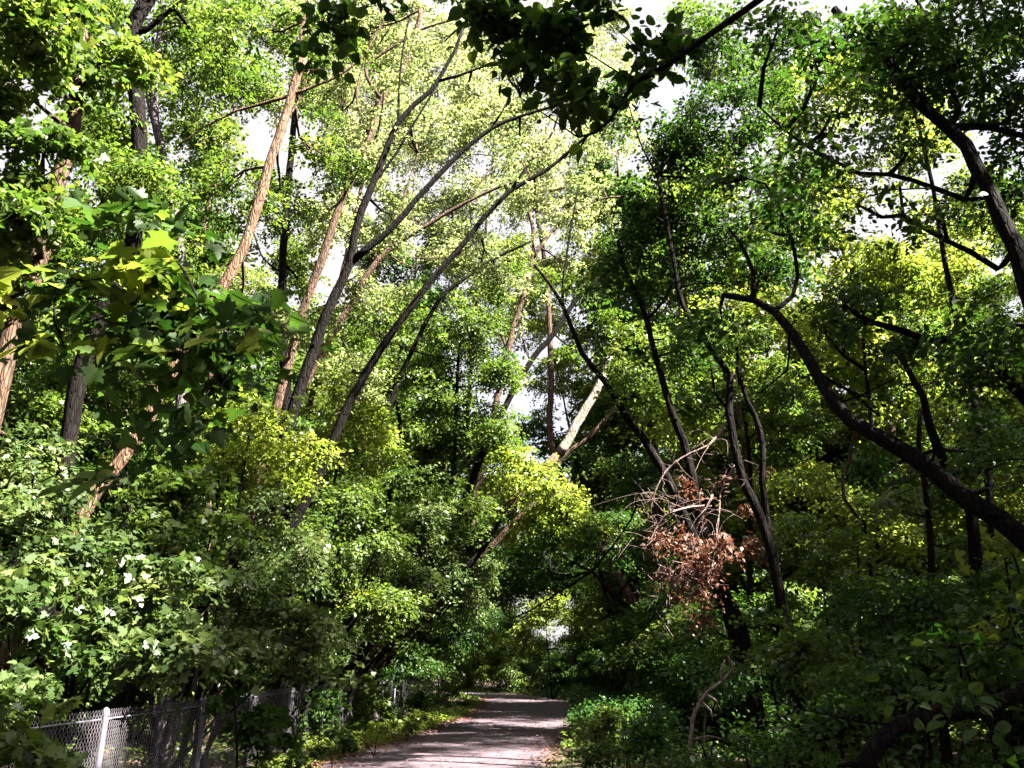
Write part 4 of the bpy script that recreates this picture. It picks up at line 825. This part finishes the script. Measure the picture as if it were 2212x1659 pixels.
# trees added out of view to shade the right bank, road and near leaves
def shade_tree(x, y, H, Rr, label, cs0=.30, nc=9, dens=2.0):
    root = empty('added_shade_tree', (x, y, 0), label, 'tree', 'unseen trees added to cast shade')
    tb = Tubes(); pth, rd = smooth_path([(x, y, -.2), (x + .3, y, H * .4), (x - .2, y + .3, H * .75), (x, y, H)], [.2, .15, .09, .03], .5)
    tb.add(pth, rd, 10, .06, .1); tb.build('trunk', M['bark_shaded'], root, (x, y, 0))
    A = []; cs = []
    for k in range(nc):
        z = H * (cs0 + (.98 - cs0) * (k + .5) / nc); a = k * 2.4; w = Rr * (1 - abs(z / H - .6) * .9)
        c = np.array([x + math.cos(a) * w * .55, y + math.sin(a) * w * .55, z]); Rv = np.array([w * .6, w * .6, min(1.7, H * .10)])
        r = sprays(c, Rv, dens * math.pi * Rv[0] * Rv[1] / (.19 * .13 ** 2), .13, spread=.5)
        if r: A.append(r[:5]); cs.append((c, Rv, r[5]))
    cat = [np.concatenate([q[i] for q in A]) for i in range(5)]; cat[0] = cat[0] - np.array([x, y, 0])
    obj('crown', leaf_mesh('crown', *cat, 's', M['leaf_shaded']), root)
    t3 = Tubes(); twig_tubes(t3, pth, cs, .04, .1, 5); t3.build('twigs', M['bark_shaded'], root, (x, y, 0))
for x, y, H, Rr in ((7.0, 1.8, 12.8, 2.9), (11.5, 6.0, 17, 3.2), (15, 10.5, 19, 3.2), (18.5, 15, 20, 3.4), (7.5, -3.5, 9, 2.6), (13, -1.5, 14, 3), (3.6, -4.2, 8, 2.2), (17, 4, 19, 3.6), (22, 11, 22, 3.8), (12, 2.5, 15, 3), (16.5, 7.5, 19, 3.2), (23, 19, 22, 3.8)):
    shade_tree(x, y, H, Rr, 'unseen tree added on the right to cast shade, beside the viewpoint')
for x, y, H, Rr in ((-9, 2, 17, 4), (-12, 8, 19, 4.5), (-7, -5, 17, 4), (-16, 4, 20, 5), (0, -8, 15, 4), (-3, -13, 18, 5), (7, -12, 16, 4), (-17, 14, 21, 5), (-22, 20, 22, 5)):  # unseen trees added to block sky light from the left and behind
    shade_tree(x, y, H, Rr, 'tall unseen tree added to block sky light, beside and behind the viewpoint')
shade_tree(4.8, 3.1, 13, 2.0, 'small unseen tree added to shade leaves just right of the viewpoint', .62, 7, 2.4)  # unseen crown added to shade the silhouetted leaves at top centre
for x, y, H in ((13.5, 4.8, 28), (15.5, 13, 29), (20, 22, 30)):  # unseen high crowns added to break up the sun on the left bank
    shade_tree(x, y, H, 3.6, 'very tall unseen tree added on the right whose high crown dapples the left bank with shade', .70, 7, 1.3)
# low bushes filling the wood
def under(mat, w, h, label):
    root = empty('understorey_bush', (0, 0, 0), label, 'bush', 'understorey bushes filling the wood'); A = []; cs = []
    for k in range(6):
        a = k * 1.05 + .3; c = np.array([math.cos(a) * w * .5, math.sin(a) * w * .5, h * rng.uniform(.3, .75)]); Rv = np.array([w * .5, w * .5, h * .32])
        r = sprays(c, Rv, 1.5 * math.pi * Rv[0] * Rv[2] * 1.6 / (.19 * .11 ** 2), .11, spread=.4)
        if r:
            kp = r[0][:, 2] > .03; A.append([q[kp] for q in r[:5]]); cs.append((c, Rv, r[5]))
    cat = [np.concatenate([q[i] for q in A]) for i in range(5)]
    obj('foliage', leaf_mesh('foliage', *cat, 's', M[mat]), root)
    t3 = Tubes(); st = [np.array([rng.normal(0, .1), rng.normal(0, .1), .02]) for _ in range(4)]; twig_tubes(t3, st, cs, .02, .1, 5); t3.build('stems', M['bark_shaded'], root)
    return root
UB = [under('leaf', 1.8, 3.2, 'green understorey bush growing between the trunks'), under('leaf_shaded', 2.0, 2.6, 'dark understorey bush growing between the trunks'), under('leaf', 1.6, 4.0, 'green understorey bush growing between the trunks'), under('leaf_shaded', 2.2, 3.4, 'dark understorey bush growing between the trunks')]
pts = []
for y in np.arange(9, 72, 3.0):
    half = min(.70 * y + 2, 34)
    for x in np.arange(-half, half, 3.2):
        q = np.array([[x + rng.uniform(-.9, .9), y + rng.uniform(-.9, .9)]])
        if road_dist(q)[0] < (4.6 if x > 0 else 5.6) or (x > 0 and y < 16 and x < 6) or (x < 0 and q[0, 0] > -6.3 and y < 40): continue
        if y > 30 and abs(x) > .3 * y and rng.uniform() < .4: continue
        pts.append(q[0])
print('bushes', len(pts))
for n_, q in enumerate(pts):
    src = UB[n_ % 4]
    if n_ < 4: o = src
    else:
        o = src.copy(); COL.objects.link(o)
        for ch in src.children:
            c = ch.copy(); COL.objects.link(c); c.parent = o
    s_ = rng.uniform(.75, 1.15); o.location = (q[0], q[1], 0); o.rotation_euler = (0, 0, rng.uniform(0, 6.28)); o.scale = (s_, s_, s_)
print('polys', sum(len(m.polygons) for m in bpy.data.meshes), 'objects', len(bpy.data.objects))
